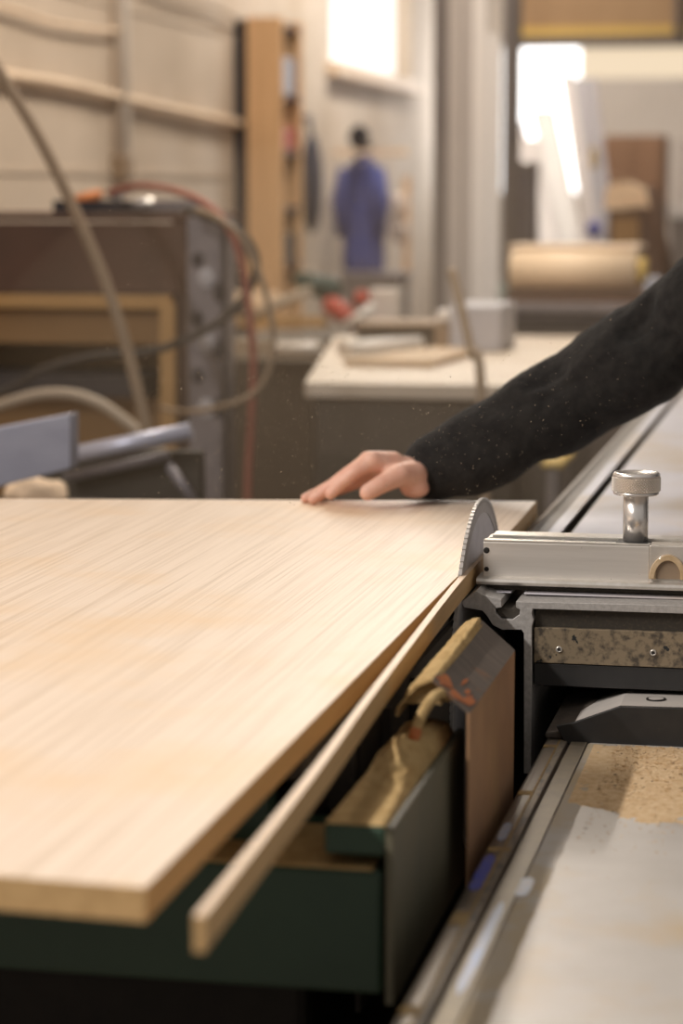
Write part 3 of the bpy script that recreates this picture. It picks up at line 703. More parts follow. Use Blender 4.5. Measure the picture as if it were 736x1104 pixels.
def remeshed(name, mb, m, parent, vox, smooth_it=4, disp=None):
    o = mb.build(name, m, parent, smooth=True)
    r = o.modifiers.new('remesh', 'REMESH'); r.mode = 'VOXEL'; r.voxel_size = vox; r.use_smooth_shade = True
    sm = o.modifiers.new('smooth', 'SMOOTH'); sm.factor = .5; sm.iterations = smooth_it
    dg = bpy.context.evaluated_depsgraph_get(); me = bpy.data.meshes.new_from_object(o.evaluated_get(dg))
    o.modifiers.clear(); old = o.data; o.data = me; bpy.data.meshes.remove(old); me.name = name
    if not me.materials: me.materials.append(m)
    if disp:
        org = world_of(o); nv = [v.normal.copy() for v in me.vertices]
        for v, nrm in zip(me.vertices, nv): v.co += nrm*disp(v.co + org)
    for p in me.polygons: p.use_smooth = True
    return o
bm_ = MB(); body_parts(bm_)
person = remeshed('person', bm_, M['skin'], None, .0030, 5)
tag(person, 'person in black fleece reaching from the right, one hand on the oak board', 'person')
# fingernails
def nail(c, d, up, r):
    d = Vector(d).normalized(); up = Vector(up); up = (up - d*up.dot(d)).normalized(); sd = d.cross(up); vs = []
    for k in range(16):
        a = 2*math.pi*k/16; u, v_ = r*.58*math.cos(a), r*.62*math.sin(a)
        vs.append(Vector(c) - d*r*.15 + sd*u + d*v_ + up*(r*.985 - .55*u*u/r - .42*max(0, v_-.1*r)**2/r))
    vs += [v - up*.0016 for v in vs]
    MB().add(vs, [list(range(16)), list(range(16, 32))[::-1]] + [(k, 16+k, 16+(k+1) % 16, (k+1) % 16) for k in range(16)], 0, True).build('fingernail', M['nail'], person)
def dirn(a, b_): return (H(*b_[:3]) - H(*a[:3])).normalized()
_, FF, TT = hand_fingers(MB())
for f in FF: nail(H(*f[3][:3]), dirn(f[2], f[3]), (-.5, 0, 1), f[3][3])
nail(H(*TT[3][:3]), dirn(TT[2], TT[3]), (-.2, -.7, .8), TT[3][3])
for s in (-1, 1):
    ey = MB().ball(HEAD + Vector((-.066, s*.031, .014)), .0125).build('eye', M['eye'], person)
    MB().ball(HEAD + Vector((-.0755, s*.031, .014)), .0055, 10, sc=(.7, 1, 1)).build('iris', M['hair'], ey)
    MB().capsule(HEAD + Vector((-.080, s*.016, .036)), HEAD + Vector((-.068, s*.046, .037)), .0045, .0035).build('eyebrow', M['hair'], person)
# jacket: sleeves and trunk as one cloth
jk = MB()
def P3(px, py, y): return H(px, py, y)
# cuff slightly open around the wrist
sl_ = [(451, 510, 3.152, .0390), (470, 504, 3.158, .0455), (505, 490, 3.17, .0555), (560, 460, 3.19, .0605), (628, 421, 3.20, .0640), (690, 384, 3.19, .0700)]
for a, b_ in zip(sl_[:-1], sl_[1:]): jk.tube([P3(*a[:3]), P3(*b_[:3])], [a[3], b_[3]], 28); jk.ball(P3(*b_[:3]), b_[3])
lastp = P3(*sl_[-1][:3]); jk.capsule(lastp, SH_R + Vector((-.01, 0, .0)), .064, .082)
jk.capsule(SH_R, CHEST + Vector((0, .04, .03)), .082, .13); jk.capsule(SH_L, CHEST + Vector((0, -.04, .03)), .075, .13)
jk.capsule(CHEST, HIP + Vector((0, 0, -.03)), .155, .16); jk.capsule(SH_R, SH_L, .07, .07); jk.capsule(CHEST, NECK - Vector((0, 0, .05)), .12, .072)
jk.tube([NECK - Vector((0, 0, .06)), NECK + Vector((-.012, 0, .01))], [.082, .074], 28)
elL = SH_L + Vector((.05, -.09, -.28)); wrL = elL + Vector((-.09, -.02, -.25))
jk.capsule(SH_L, elL, .074, .060); jk.tube([elL, wrL], [.060, .040], 28)
ax0, ax1 = P3(450, 509, 3.152), SH_R
axd = (ax1-ax0).normalized()
def folds(p):
    t = (p-ax0).dot(axd); r = p - ax0 - axd*t
    ang = math.atan2(r.dot(axd.cross(Vector((0, 0, 1))).normalized()), r.z)
    ph = t*46 + 1.5*math.sin(ang+.9) + 1.6*noise.noise(p*5)
    env = max(0, min(1, (t-.04)*8))
    msk = max(0, min(1, .35 + 1.5*noise.noise(Vector((t*6, math.cos(ang)*.9, math.sin(ang)*.9 + 2)))))
    w_ = math.sin(ph); f = .014*env*msk*(w_ if w_ < 0 else .35*w_)
    f += .0040*noise.noise(p*9)
    return f + .0008*noise.noise(p*110) + .0005*noise.noise(p*260)
remeshed('fleece_jacket', jk, M['fleece'], person, .0045, 5, folds)
tr = MB(); tr.ball(HIP + Vector((0, 0, -.02)), .152, sc=(.95, 1.05, .8))
for s in (-1, 1):
    hp = HIP + Vector((0, s*.09, -.05)); kn = Vector((.35, 2.92+s*.12, .50)); an = Vector((.40, 2.92+s*.14, .09))
    tr.capsule(hp, kn, .108, .078); tr.tube([kn, an], [.078, .068], 24)
remeshed('trousers', tr, M['denim'], person, .009, 4)
for s in (-1, 1):
    an = Vector((.40, 2.92+s*.14, .09)); bo = MB()
    bo.capsule(an + Vector((.02, 0, .03)), an + Vector((.02, 0, -.045)), .052, .045); bo.capsule(an + Vector((0, 0, -.04)), an + Vector((-.17, 0, -.05)), .046, .040)
    bob = remeshed('boot', bo, M['boot'], person, .008, 3)
    for v in bob.data.vertices:
        zw = v.co.z + person.location.z
        if zw < .004: v.co.z = .004 - person.location.z
hr = MB(); hr.ball(HEAD + Vector((.014, 0, .062)), .102, sc=(1.02, .86, .92)); hr.ball(HEAD + Vector((.05, 0, 0)), .082, sc=(.75, .95, 1.1))
remeshed('hair', hr, M['hair'], person, .006, 3, lambda p: .004*noise.noise(p*60))

# ------------------------------------------------------------------ background: left side
def bx(px0, py0, px1, py1, y, depth, mb=None):
    a = at(px0, py0, Y=y); b_ = at(px1, py1, Y=y); mb = mb or MB()
    return mb.box((a.x, y, a.z), (b_.x, y+depth, b_.z))
CY = 5.6
cb = thing('tool_cabinet', 'low wooden cabinet with dark brown drawer front above an open tan shelf', 'cabinet', (-1.9, CY+.25, 0))
xl, xr = -2.35, at(193, 400, Y=CY).x
z = lambda py, y=CY: at(100, py, Y=y).z
MB().box((xl, CY+.02, .0), (xl+.03, CY+.5, z(236))).build('side_panel', M['brown'], cb)
MB().box((xr-.02, CY+.02, .0), (xr+.01, CY+.5, z(236))).build('side_panel', M['brown'], cb)
MB().box((xl, CY, z(316)), (xr+.02, CY+.02, z(240))).build('drawer_front', M['brown'], cb, .003)
MB().box((xl, CY+.0, z(238)), (xr+.03, CY+.5, z(230))).build('cabinet_top', M['brown'], cb, .003)
MB().box((xl, CY, z(333)), (xr-.02, CY+.48, z(318))).build('shelf', M['tanlight'], cb, .003)
MB().box((xl, CY+.44, .05), (xr-.02, CY+.46, z(318))).build('back_panel', M['tanlight'], cb)
MB().box((xl, CY+.05, z(372)), (xr-.05, CY+.07, z(336))).build('inner_panel', M['tan'], cb)
MB().box((xr-.045, CY-.01, .0), (xr-.008, CY+.01, z(325))).build('stile', M['tanlight'], cb)
MB().box((xl, CY+.0, z(428)), (xr-.10, CY+.3, z(406))).build('lower_shelf', M['hole'], cb)
MB().box((xl, CY+.1, .0), (xr-.06, CY+.12, z(432))).build('lower_panel', M['tan'], cb)
up = thing('slotted_upright', 'grey slotted steel upright standing at the right end of the wooden cabinet', 'upright', (at(220, 300, Y=CY-.05).x, CY-.05, 0))
ux0, ux1 = at(202, 300, Y=CY-.05).x, at(240, 300, Y=CY-.05).x
MB().box((ux0, CY-.05, 0), (ux1, CY-.01, z(234, CY-.05))).build('web', M['steelgrey'], up, .003)
MB().box((ux1-.006, CY-.05, 0), (ux1, CY+.06, z(234, CY-.05))).build('flange', M['steelgrey'], up)
for py in (280, 343, 405):
    c = at(213, py, Y=CY-.05); MB().ball((c.x, CY-.05, c.z), .016, sc=(1, .25, 1.2)).build('slot_hole', M['hole'], up)
    c = at(237, py+35, Y=CY-.05); MB().ball((c.x-.004, CY-.05, c.z), .016, sc=(.8, .25, 1.6)).build('slot_hole', M['hole'], up)
for py in (300, 370, 440):
    c = at(222, py, Y=CY-.05); MB().ball((c.x, CY-.051, c.z), .020, sc=(1, .2, 1.2)).build('bolt_plate', M['greybox'], up)
# on top of the cabinet
zt2 = z(230)
tr_ = thing('parts_tray', 'dark flat tray lying on top of the wooden cabinet', 'tray', (at(140, 226, Y=CY+.2).x, CY+.2, zt2))
a = at(60, 226, Y=CY+.1).x; c = at(195, 226, Y=CY+.1).x
MB().box((a, CY+.08, zt2+.0005), (c, CY+.34, zt2+.008)).build('tray_base', M['hole'], tr_)
MB().box((a, CY+.08, zt2+.008), (a+.2, CY+.09, zt2+.03)).build('tray_lip', M['hole'], tr_)
MB().box((a, CY+.33, zt2+.008), (c, CY+.34, zt2+.03)).build('tray_lip', M['steelgrey'], tr_)
og = MB(); p = at(93, 214, Y=CY+.15); og.capsule(p + Vector((-.025, 0, -.008)), p + Vector((.03, 0, .010)), .016, .012); og.box((p.x-.04, CY+.135, zt2+.008), (p.x-.005, CY+.165, p.z))
tag(og.build('spray_nozzle', M['orange']), 'small orange nozzle lying on the dark tray on the cabinet', 'nozzle')
p = at(125, 209, Y=CY+.15)
kn_ = MB(); kn_.ball(p, .016); kn_.tube([(p.x, p.y, zt2+.008), (p.x, p.y, p.z)], .009); kn_.ball((p.x+.06, p.y, zt2+.024), .016, sc=(2.6, 1, 1))
tag(kn_.build('steel_fitting', M['chrome']), 'shiny round steel fitting beside the orange nozzle on the tray', 'fitting')

def hose(name, pts, r, m, label, cat='hose'):
    path = smoothpath([at(px, py, Y=y) for px, py, y in pts], 8)
    return tag(MB().tube(path, r, 12).build(name, m), label, cat)
hose('tan_hose', [(-190, -420, 4.95), (-60, -30, 4.95), (0, 78, 4.95), (40, 145, 4.95), (75, 215, 4.95), (112, 300, 4.95), (138, 380, 4.95), (158, 465, 4.95), (168, 545, 4.95), (172, 640, 5.0)], .0125, M['hose_tan'], 'tan hose hanging diagonally from above in front of the wooden cabinet')
hose('black_cable', [(-40, 432, 5.3), (10, 420, 5.3), (45, 399, 5.3), (100, 384, 5.3), (160, 379, 5.3), (205, 364, 5.3), (240, 344, 5.3), (262, 322, 5.3), (274, 300, 5.3), (276, 280, 5.3), (266, 258, 5.3), (246, 243, 5.3), (222, 234, 5.35), (200, 226, 5.45)], .0095, M['hose_black'], 'black cable sagging across the open shelf of the cabinet and looping over the upright', 'cable')
hose('red_hose', [(118, 208, 5.72), (150, 201, 5.62), (190, 206, 5.45), (225, 222, 5.25), (246, 246, 5.22), (260, 282, 5.22), (268, 330, 5.22), (273, 390, 5.22), (271, 450, 5.22), (267, 530, 5.22), (266, 640, 5.22)], .0085, M['hose_red'], 'red air hose arching off the cabinet top and dropping straight down')
hose('thin_tan_cord', [(212, 226, 5.2), (240, 238, 5.12), (268, 268, 5.12), (290, 330, 5.12), (294, 380, 5.12), (278, 420, 5.12), (240, 438, 5.12), (200, 444, 5.2), (175, 440, 5.25)], .0065, M['hose_tan'], 'thin tan cord making a loop beside the slotted upright', 'cord')
hose('pale_hose', [(-30, 448, 5.05), (0, 437, 5.05), (40, 426, 5.05), (75, 425, 5.05), (105, 434, 5.05), (130, 450, 5.05), (160, 475, 5.05), (190, 510, 5.05), (205, 560, 5.05), (210, 640, 5.05)], .0125, M['hose_grey'], 'pale grey hose bowed over the aluminium beam at left')

# aluminium beam and roller behind the board
RFY = 3.95
rf = thing('beam_guard', 'blue grey aluminium box beam jutting in at left behind the oak board', 'beam', (-1.5, RFY, 0))
p0, p1 = at(-120, 484, Y=RFY-.10), at(76, 446, Y=RFY); p2, p3 = at(76, 505, Y=RFY), at(-120, 556, Y=RFY-.10)
vs = [p0, p1, p2, p3]; vs += [v + Vector((0, .045, 0)) for v in vs]
MB().add(vs, [(0,3,2,1), (4,5,6,7), (0,1,5,4), (1,2,6,5), (2,3,7,6), (3,0,4,7)]).build('box_beam', M['alu_blue'], rf, .002)
MB().box((-1.62, RFY-.02, 0), (-1.56, RFY+.04, p3.z+.03)).build('post', M['steelgrey'], rf)
rb = thing('outfeed_roller', 'round blue grey roller bar on a dark stand behind the beam, ending at the upright', 'roller', (-1.2, 4.35, 0))
RY = 4.35
MB().tube([at(60, 494, Y=RY-.02), at(206, 465, Y=RY)], .0165, 20).build('roller_bar', M['alu_blue'], rb)
MB().tube([at(70, 515, Y=RY+.02), at(182, 491, Y=RY+.03)], .0095, 16).build('lower_bar', M['steelgrey'], rb)
a = at(40, 520, Y=RY+.06); c = at(215, 500, Y=RY+.06)
MB().box((a.x, RY+.06, 0), (c.x, RY+.10, at(150, 486, Y=RY+.06).z)).build('stand', M['plate_dark'], rb)
MB().capsule(at(184, 505, Y=RY+.03), at(212, 545, Y=RY+.03), .010, .010).build('stay', M['steelgrey'], rb)
rag = MB(); p = at(40, 532, Y=4.2)
rag.ball(p, .035, sc=(1.8, 1, .7)); tag(remeshed('crumpled_rag', rag, M['curtain'], None, .006, 2, lambda p: .012*noise.noise(p*40)), 'small crumpled tan rag lying low under the aluminium beam', 'rag')
MB_ = MB().box((p.x-.10, 4.1, 0), (p.x+.10, 4.3, p.z-.02)); tag(MB_.build('side_stand', M['dark2'], None, .004), 'dark stand below the crumpled rag behind the oak board', 'stand')

# ------------------------------------------------------------------ the white bench
BZ = .872
wb = thing('work_bench', 'long bench with pale top and dark panelled front behind the hand', 'bench', (-.95, 6.6, 0))
fl0, fr0 = at(328, 412, Z=BZ), at(560, 412, Z=BZ)
bk0 = at(395, 362, Z=BZ); bk1 = at(640, 362, Z=BZ)
poly = [(fl0.x, fl0.y), (fr0.x+.1, fl0.y), (bk1.x+.1, bk1.y), (bk0.x-.1, bk0.y)]
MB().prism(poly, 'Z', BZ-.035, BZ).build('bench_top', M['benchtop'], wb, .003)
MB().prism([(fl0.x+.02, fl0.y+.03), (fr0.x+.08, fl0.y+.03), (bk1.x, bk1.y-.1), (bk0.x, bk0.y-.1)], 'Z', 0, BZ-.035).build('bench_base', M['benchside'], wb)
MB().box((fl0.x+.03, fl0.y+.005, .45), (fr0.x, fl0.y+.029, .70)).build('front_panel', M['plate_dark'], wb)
# things on the bench
def on(px, py): return at(px, py, Z=BZ)
p = on(425, 396)
pk = MB().prism([(p.x-.13, p.y), (p.x+.10, p.y-.02), (p.x+.14, p.y+.5), (p.x+.0, p.y+.55)], 'Z', BZ+.0005, BZ+.018)
tag(pk.build('plywood_piece', M['ply'], None, .002), 'flat plywood piece lying on the pale bench top left of the grey box', 'plywood')
yb_ = 6.6
gx = thing('machine_box', 'grey metal box standing on the pale bench', 'box', (at(515, 388, Y=yb_).x, yb_+.1, BZ))
bx(484, 388, 540, 330, yb_, .3).build('box_body', M['greybox'], gx, .006)
bx(470, 345, 486, 335, yb_+.05, .1).build('box_spout', M['palebar'], gx, .004)
bx(468, 388, 484, 350, yb_+.05, .12).build('box_motor', M['hose_tan'], gx, .01)
bx(536, 375, 543, 305, yb_+.31, .03).build('box_guide', M['greengrey'], gx, .002)
for o in gx.children:
    for v in o.data.vertices:
        if v.co.z < .0004 or v.co.z < at(500, 385, Y=yb_).z-BZ: v.co.z = max(v.co.z, .0006)
stp = smoothpath([at(487, 292, Y=5.52), at(498, 335, Y=5.46), (at(508, 380, Y=5.40)), at(519, 425, Y=5.34), Vector((at(540, 520, Y=5.2).x, 5.15, .012))], 6)
MB_ = MB().tube(stp, .011, 12); tag(MB_.build('tan_stick', M['hose_tan']), 'slim tan stick leaning on the front edge of the pale bench', 'stick')
tb = thing('tool_box', 'dark brown tool box standing on the bench behind the bright tube', 'tool box', (at(420, 365, Y=6.75).x, 6.8, BZ))
a, b_ = at(384, 360, Y=6.75), at(466, 360, Y=6.75)
MB().box((a.x, 6.75, BZ+.0006), (b_.x, 6.98, at(420, 352, Y=6.75).z)).build('box_body', M['benchside'], tb, .006)
MB().box((a.x-.006, 6.74, at(420, 352, Y=6.75).z), (b_.x+.006, 6.99, at(420, 348, Y=6.75).z)).build('box_lid', M['hose_tan'], tb, .004)
# pale bars behind
pb = thing('pale_tube', 'short bright tube lying on the dark rack left of the bench', 'tube', at(320, 376, Y=6.9), 'bright tubes beside the bench')
MB().tube([at(303, 376, Y=6.9), at(346, 376, Y=6.9)], .020, 20).build('tube_wall', M['palebar'], pb)
MB().tube([at(299, 376, Y=6.9), at(303, 376, Y=6.9)], .022, 20).build('end_collar', M['conduit'], pb)
pb = thing('pale_tube', 'longer bright tube lying behind the plywood piece, right of the short one', 'tube', at(410, 373, Z=BZ), 'bright tubes beside the bench')
MB().tube([at(372, 375, Z=BZ+.022), at(452, 371, Z=BZ+.022)], .0215, 20).build('tube_wall', M['palebar'], pb)
MB().tube([at(368, 375.2, Z=BZ+.0235), at(372, 375, Z=BZ+.0235)], .023, 20).build('end_collar', M['conduit'], pb)
rk = thing('tube_rack', 'dark low rack carrying the bright tubes', 'rack', (at(375, 390, Y=6.95).x, 7.1, 0))
a, c = at(250, 390, Y=7.05), at(347, 390, Y=7.05)
MB().box((a.x, 6.93, 0), (c.x, 7.5, at(350, 386, Y=7.0).z-.004)).build('rack_body', M['benchside'], rk)
MB().box((a.x, 7.05, at(350, 386, Y=7.0).z-.004), (c.x, 7.09, at(350, 366, Y=7.09).z)).build('rack_rail', M['hose_grey'], rk)

# cluttered machine against the wall
mc = thing('hand_planer', 'red and dark green machine with a pale lever standing on the crate by the wall', 'machine', (at(370, 330, Y=8.2).x, 8.2, at(370, 345, Y=8.2).z))
mb = MB(); mb.capsule(at(358, 330, Y=8.2), at(384, 348, Y=8.2), .035, .030); mb.build('red_housing', M['red'], mc)
mb = MB(); mb.ball(at(390, 322, Y=8.25), .030); mb.build('red_knob', M['red'], mc)
mb = MB(); mb.capsule(at(325, 302, Y=8.3), at(355, 312, Y=8.3), .030, .045); mb.build('green_body', M['dkgreen'], mc)
mb = MB().tube([at(370, 354, Y=8.1), at(403, 330, Y=8.1)], .018, 14); mb.build('lever', M['palebar'], mc)
mb = MB(); mb.capsule(at(395, 358, Y=8.2), at(428, 360, Y=8.2), .030, .028); mb.build('indigo_base', M['indigo'], mc)
mb = bx(398, 352, 430, 312, 8.3, .1); mb.build('pale_guard', M['conduit'], mc, .004)
ct = thing('wooden_crate', 'low crate of pale slats by the wall under the red machine', 'crate', (-1.9, 8.6, 0))
a, c = at(245, 330, Y=8.3), at(445, 330, Y=8.3)
MB().box((a.x, 8.35, 0), (c.x, 8.9, at(350, 366, Y=8.35).z)).build('crate_body', M['benchside'], ct)
MB().tube([at(262, 345, Y=8.1), at(335, 312, Y=8.1)], .016, 12).build('slat', M['hose_grey'], ct)
bx(255, 352, 350, 342, 8.2, .06).build('slat', M['tanlight'], ct)
bx(242, 330, 300, 316, 8.25, .06).build('slat', M['roll'], ct)

# ------------------------------------------------------------------ left wall: pipes, bookcase, coats
def wallpath(pts, x=WX+.03): return smoothpath([at(px, py, X=x) for px, py in pts], 6)
tag(MB().tube(wallpath([(-300, 20), (-60, 69), (0, 80), (70, 91), (150, 110), (210, 123), (262, 134)]), .0165, 12).build('wall_hose', M['pale_pipe']), 'pale hose clipped along the left wall from the edge to the pine bookcase', 'hose')
tag(MB().tube(wallpath([(-300, -70), (-40, -4), (10, 8), (60, 24), (110, 32), (135, 33)]), .008, 12).build('wall_cable', M['pale_pipe']), 'thin pale cable high on the left wall ending at the conduit', 'cable')
tag(MB().tube(wallpath([(100, -50), (180, -6), (225, 6), (262, 24)]), .008, 12).build('wall_cable', M['hose_tan']), 'short tan cable high on the wall just left of the bookcase', 'cable')
cd = thing('conduit_pipe', 'vertical grey conduit with a junction box on the left wall', 'conduit', at(130, 180, X=WX+.025))
p = at(130, 178, X=WX+.025); MB().tube([p, (p.x, p.y, 3.55)], .026, 14).build('pipe', M['conduit'], cd)
MB().box((WX, p.y-.05, p.z-.05), (WX+.06, p.y+.05, p.z+.03)).build('junction_box', M['hose_tan'], cd, .004)
MB().tube([(p.x, p.y+.08, .6), (p.x, p.y+.08, 3.5)], .016, 10).build('return_pipe', M['conduit'], cd)
BKY = 10.3
bk = thing('pine_bookcase', 'tall narrow pine bookcase standing end-on against the left wall', 'bookcase', (-2.5, BKY+.25, 0))
xk0, xk1 = at(266, 150, Y=BKY).x, at(304, 150, Y=BKY).x; ztop = at(285, 18, Y=BKY).z
MB().box((WX+.003, BKY+.012, 0), (xk0-.001, BKY+.03, ztop-.01)).build('gap_shade_strip', M['hole'], bk)  # painted shade: dark strip filling the gap between bookcase and wall
MB().box((xk0, BKY, 0), (xk1, BKY+.03, ztop)).build('end_panel', M['pine'], bk, .002)
MB().box((xk0, BKY+.38, 0), (xk1, BKY+.41, ztop)).build('end_panel', M['pine'], bk)
MB().box((xk0, BKY+.03, 0), (xk0+.01, BKY+.38, ztop)).build('back_panel', M['brown'], bk)
for py in (30, 105, 165, 225, 285): 
    zz_ = at(312, py, Y=BKY+.2).z; MB().box((xk0+.01, BKY+.03, zz_-.012), (xk1-.01, BKY+.38, zz_+.012)).build('shelf', M['brown'], bk)
def shelf_item(py, h, m, label, y0, y1, name='carton'):
    zz_ = at(312, py, Y=BKY+.2).z+.0125
    tag(MB().box((xk0+.03, BKY+y0, zz_), (xk1-.02, BKY+y1, zz_+h)).build(name, m, None, .004), label, 'box')
shelf_item(105, .16, M['bluepale'], 'pale blue carton on the upper shelf of the pine bookcase', .07, .34)
shelf_item(165, .10, M['red'], 'reddish carton on the middle shelf of the pine bookcase', .10, .35)
shelf_item(285, .12, M['hole'], 'dark carton on the lowest visible shelf of the pine bookcase', .10, .35)
# dark bag on a hook
tg = thing('tool_bag', 'narrow dark bag hanging on the wall right of the bookcase', 'bag', at(336, 230, X=WX+.06))
c = at(336, 198, X=WX+.06); MB().ball(c, .10, sc=(.5, 1.0, 2.4)).build('bag_body', M['navy'], tg)
MB().tube([c + Vector((0, 0, .22)), c + Vector((-.02, 0, .32))], .012).build('strap', M['navy'], tg)
MB().box((WX, c.y-.03, c.z+.30), (WX+.06, c.y+.03, c.z+.33)).build('hook', M['steelgrey'], tg)
# coats
CTX = -2.42
def coat(px0, px1, pyt, pyb, y, mname, label):
    t = thing('work_coat', label, 'coat', (at((px0+px1)/2, pyb, Y=y).x, y, at(px0, pyb, Y=y).z), 'work coats on the wall hooks')
    mb = MB(); a, b_ = at(px0, pyt, Y=y), at(px1, pyb, Y=y); w_ = b_.x-a.x; h_ = a.z-b_.z; vs = []; n = 24; m_ = 20
    for j in range(m_+1):
        f = j/m_; wd = w_*(.72+.28*min(1, f*3)) if f < .33 else w_*(1 - .06*math.sin(f*6))
        for k in range(n):
            an = 2*math.pi*k/n; rr = 1 + .10*math.sin(k*5+f*3)*f
            vs.append(((a.x+b_.x)/2 + wd/2*math.cos(an)*rr, y + .07*math.sin(an)*rr*(.6+.4*f), a.z - h_*f))
    mb.add(vs, [(j*n+k, (j+1)*n+k, (j+1)*n+(k+1) % n, j*n+(k+1) % n) for j in range(m_) for k in range(n)] + [list(range(n)), list(range(m_*n, m_*n+n))[::-1]], 0, True)
    mb.build('coat_body', M[mname], t)
    for s in (-1, 1):
        xx = (a.x+b_.x)/2 + s*w_*.42
        MB().tube([(xx*1.0, y-.03, a.z-.03), (xx + s*.02, y-.06, a.z-h_*.35), (xx + s*.01, y-.05, a.z-h_*.68)], [.035, .045, .032], 14).build('sleeve', M[mname], t)
    MB().tube([((a.x+b_.x)/2-.05, y, a.z), ((a.x+b_.x)/2, y-.03, a.z+.03), ((a.x+b_.x)/2+.05, y, a.z)], .018, 10).build('collar', M[mname], t)
    return a, b_
coat(370, 412, 176, 292, 12.3, 'bluecloth', 'blue work coat hanging on the left wall under the black hat')
cp = thing('felt_hat', 'small black hat hanging on the wall above the blue work coat', 'hat', at(386, 150, Y=12.2))
MB().ball(at(387, 148, Y=12.2), .062, sc=(.85, .9, 1)).build('hat_crown', M['black'], cp)
MB().ball(at(392, 158, Y=12.14), .05, sc=(1.0, 1.0, .3)).build('hat_brim', M['black'], cp)
rk2 = thing('coat_rack', 'pale wooden coat rack with uprights beside the blue work coat', 'rack', (at(436, 300, Y=12.45).x, 12.45, 0))
bx(350, 168, 440, 160, 12.42, .03).build('hook_rail', M['pale_pipe'], rk2)
a = at(434, 200, Y=12.45); b_ = at(441, 200, Y=12.45)
MB().box((a.x, 12.45, 0), (b_.x, 12.49, at(436, 190, Y=12.45).z)).build('upright', M['pine'], rk2)
a = at(352, 200, Y=12.45); MB().box((a.x, 12.45, 0), (a.x+.03, 12.49, at(352, 160, Y=12.45).z)).build('upright', M['conduit'], rk2)
rg = MB(); c = at(428, 222, Y=12.33); rg.ball(c, .06, sc=(.9, .8, 1.1)); c2 = at(429, 248, Y=12.36); rg.ball(c2, .055, sc=(1, .8, 1.2)); rg.capsule(c, c2, .035, .035)
tag(remeshed('hanging_rag', rg, M['whitecloth'], None, .01, 2, lambda p: .014*noise.noise(p*22)), 'pale rag bunched beside the sleeve of the blue work coat', 'rag')
tl = thing('tool_crate', 'grey blue crate standing below the blue work coat', 'crate', (at(395, 320, Y=12.0).x, 12.0, 0))
a, b_ = at(368, 301, Y=12.0), at(430, 301, Y=12.0)
MB().box((a.x, 12.0, 0), (b_.x, 12.3, a.z)).build('crate_body', M['column'], tl)
MB().box((a.x-.01, 11.99, a.z), (b_.x+.01, 12.31, a.z+.03)).build('crate_lid', M['steelgrey'], tl)

# ------------------------------------------------------------------ profiles leaning by the column, column, beam
PY = 9.6
for (px, w_, ytop, m, lab, dy) in ((474, 16, -40, 'column', 'dark grey profile standing first from the left in the bundle beside the wall window', .05),
                                   (489, 13, -40, 'profile', 'mid grey profile standing second from the left in the bundle', .0),
                                   (503, 10, -40, 'profile', 'slim grey profile standing third from the left in the bundle', .06),
                                   (516, 15, -40, 'profile2', 'pale profile standing fourth from the left in the bundle', .0),
                                   (531, 14, 36, 'profile2', 'shorter pale profile standing nearest the grey steel column', .03)):
    y = PY+dy
    t = thing('metal_profile', lab, 'profile', (at(px, 300, Y=y).x, y, 0), 'metal profiles standing upright')
    a = at(px-w_/2, 200, Y=y).x; b_ = at(px+w_/2, 200, Y=y).x; zt3 = at(px, ytop, Y=y).z
    MB().box((a, y, 0), (b_, y+.01, zt3)).build('face', M[m], t)
    MB().box((a, y+.01, 0), (a+.008, y+.05, zt3)).build('flange', M[m], t); MB().box((b_-.008, y+.01, 0), (b_, y+.05, zt3)).build('flange', M[m], t)
a = at(541, 200, Y=10.4).x; b_ = at(556, 200, Y=10.4).x
t = thing('steel_column', 'grey steel column between the bundle of profiles and the bright window', 'column', ((a+b_)/2, 10.45, 0))
MB().box((a, 10.4, 0), (b_, 10.41, 3.6)).build('front_flange', M['column'], t)
MB().box(((a+b_)/2-.006, 10.41, 0), ((a+b_)/2+.006, 10.52, 3.6)).build('web', M['column'], t)
MB().box((a, 10.52, 0), (b_, 10.53, 3.6)).build('rear_flange', M['column'], t)
t = thing('grey_cupboard', 'dull grey cupboard standing below the bright window behind the column', 'cupboard', (at(550, 230, Y=11).x, 11.2, 0))
a, b_ = at(543, 200, Y=11).x, at(572, 200, Y=11).x
MB().box((a, 11.0, 0), (b_, 11.3, at(560, 175, Y=11).z)).build('cupboard_body', M['column'], t, .004)
MB().box((a+.01, 10.99, .1), (b_-.01, 11.0, at(560, 185, Y=11).z)).build('cupboard_door', M['steelgrey'], t)
t = thing('crane_beam', 'ochre painted overhead beam with dark lower flange at top right', 'beam', (-.6, 12.0, 2.0))
zb0, zb1 = at(640, 50, Y=12).z, at(640, 39, Y=12).z
a = at(556, 20, Y=12).x
MB().box((a, 12.0, zb1), (2.0, 12.03, zb1+.5)).build('web', M['ochre'], t)
MB().box((a, 11.95, zb0), (2.0, 12.08, zb1)).build('lower_flange', M['beamdark'], t)
MB().box((a, 11.99, zb1), (2.0, 11.999, at(640, 29, Y=12).z)).build('yellow_stripe', M['yellow'], t)
a2 = at(726, 20, Y=11.9).x; MB().box((a2, 11.93, zb1), (a2+.03, 11.985, zb1+.5)).build('stiffener', M['beamdark'], t)
for xx in (a+.02, 1.9): MB().box((xx, 12.0, zb1+.5), (xx+.04, 12.04, 3.6)).build('hanger', M['beamdark'], t)

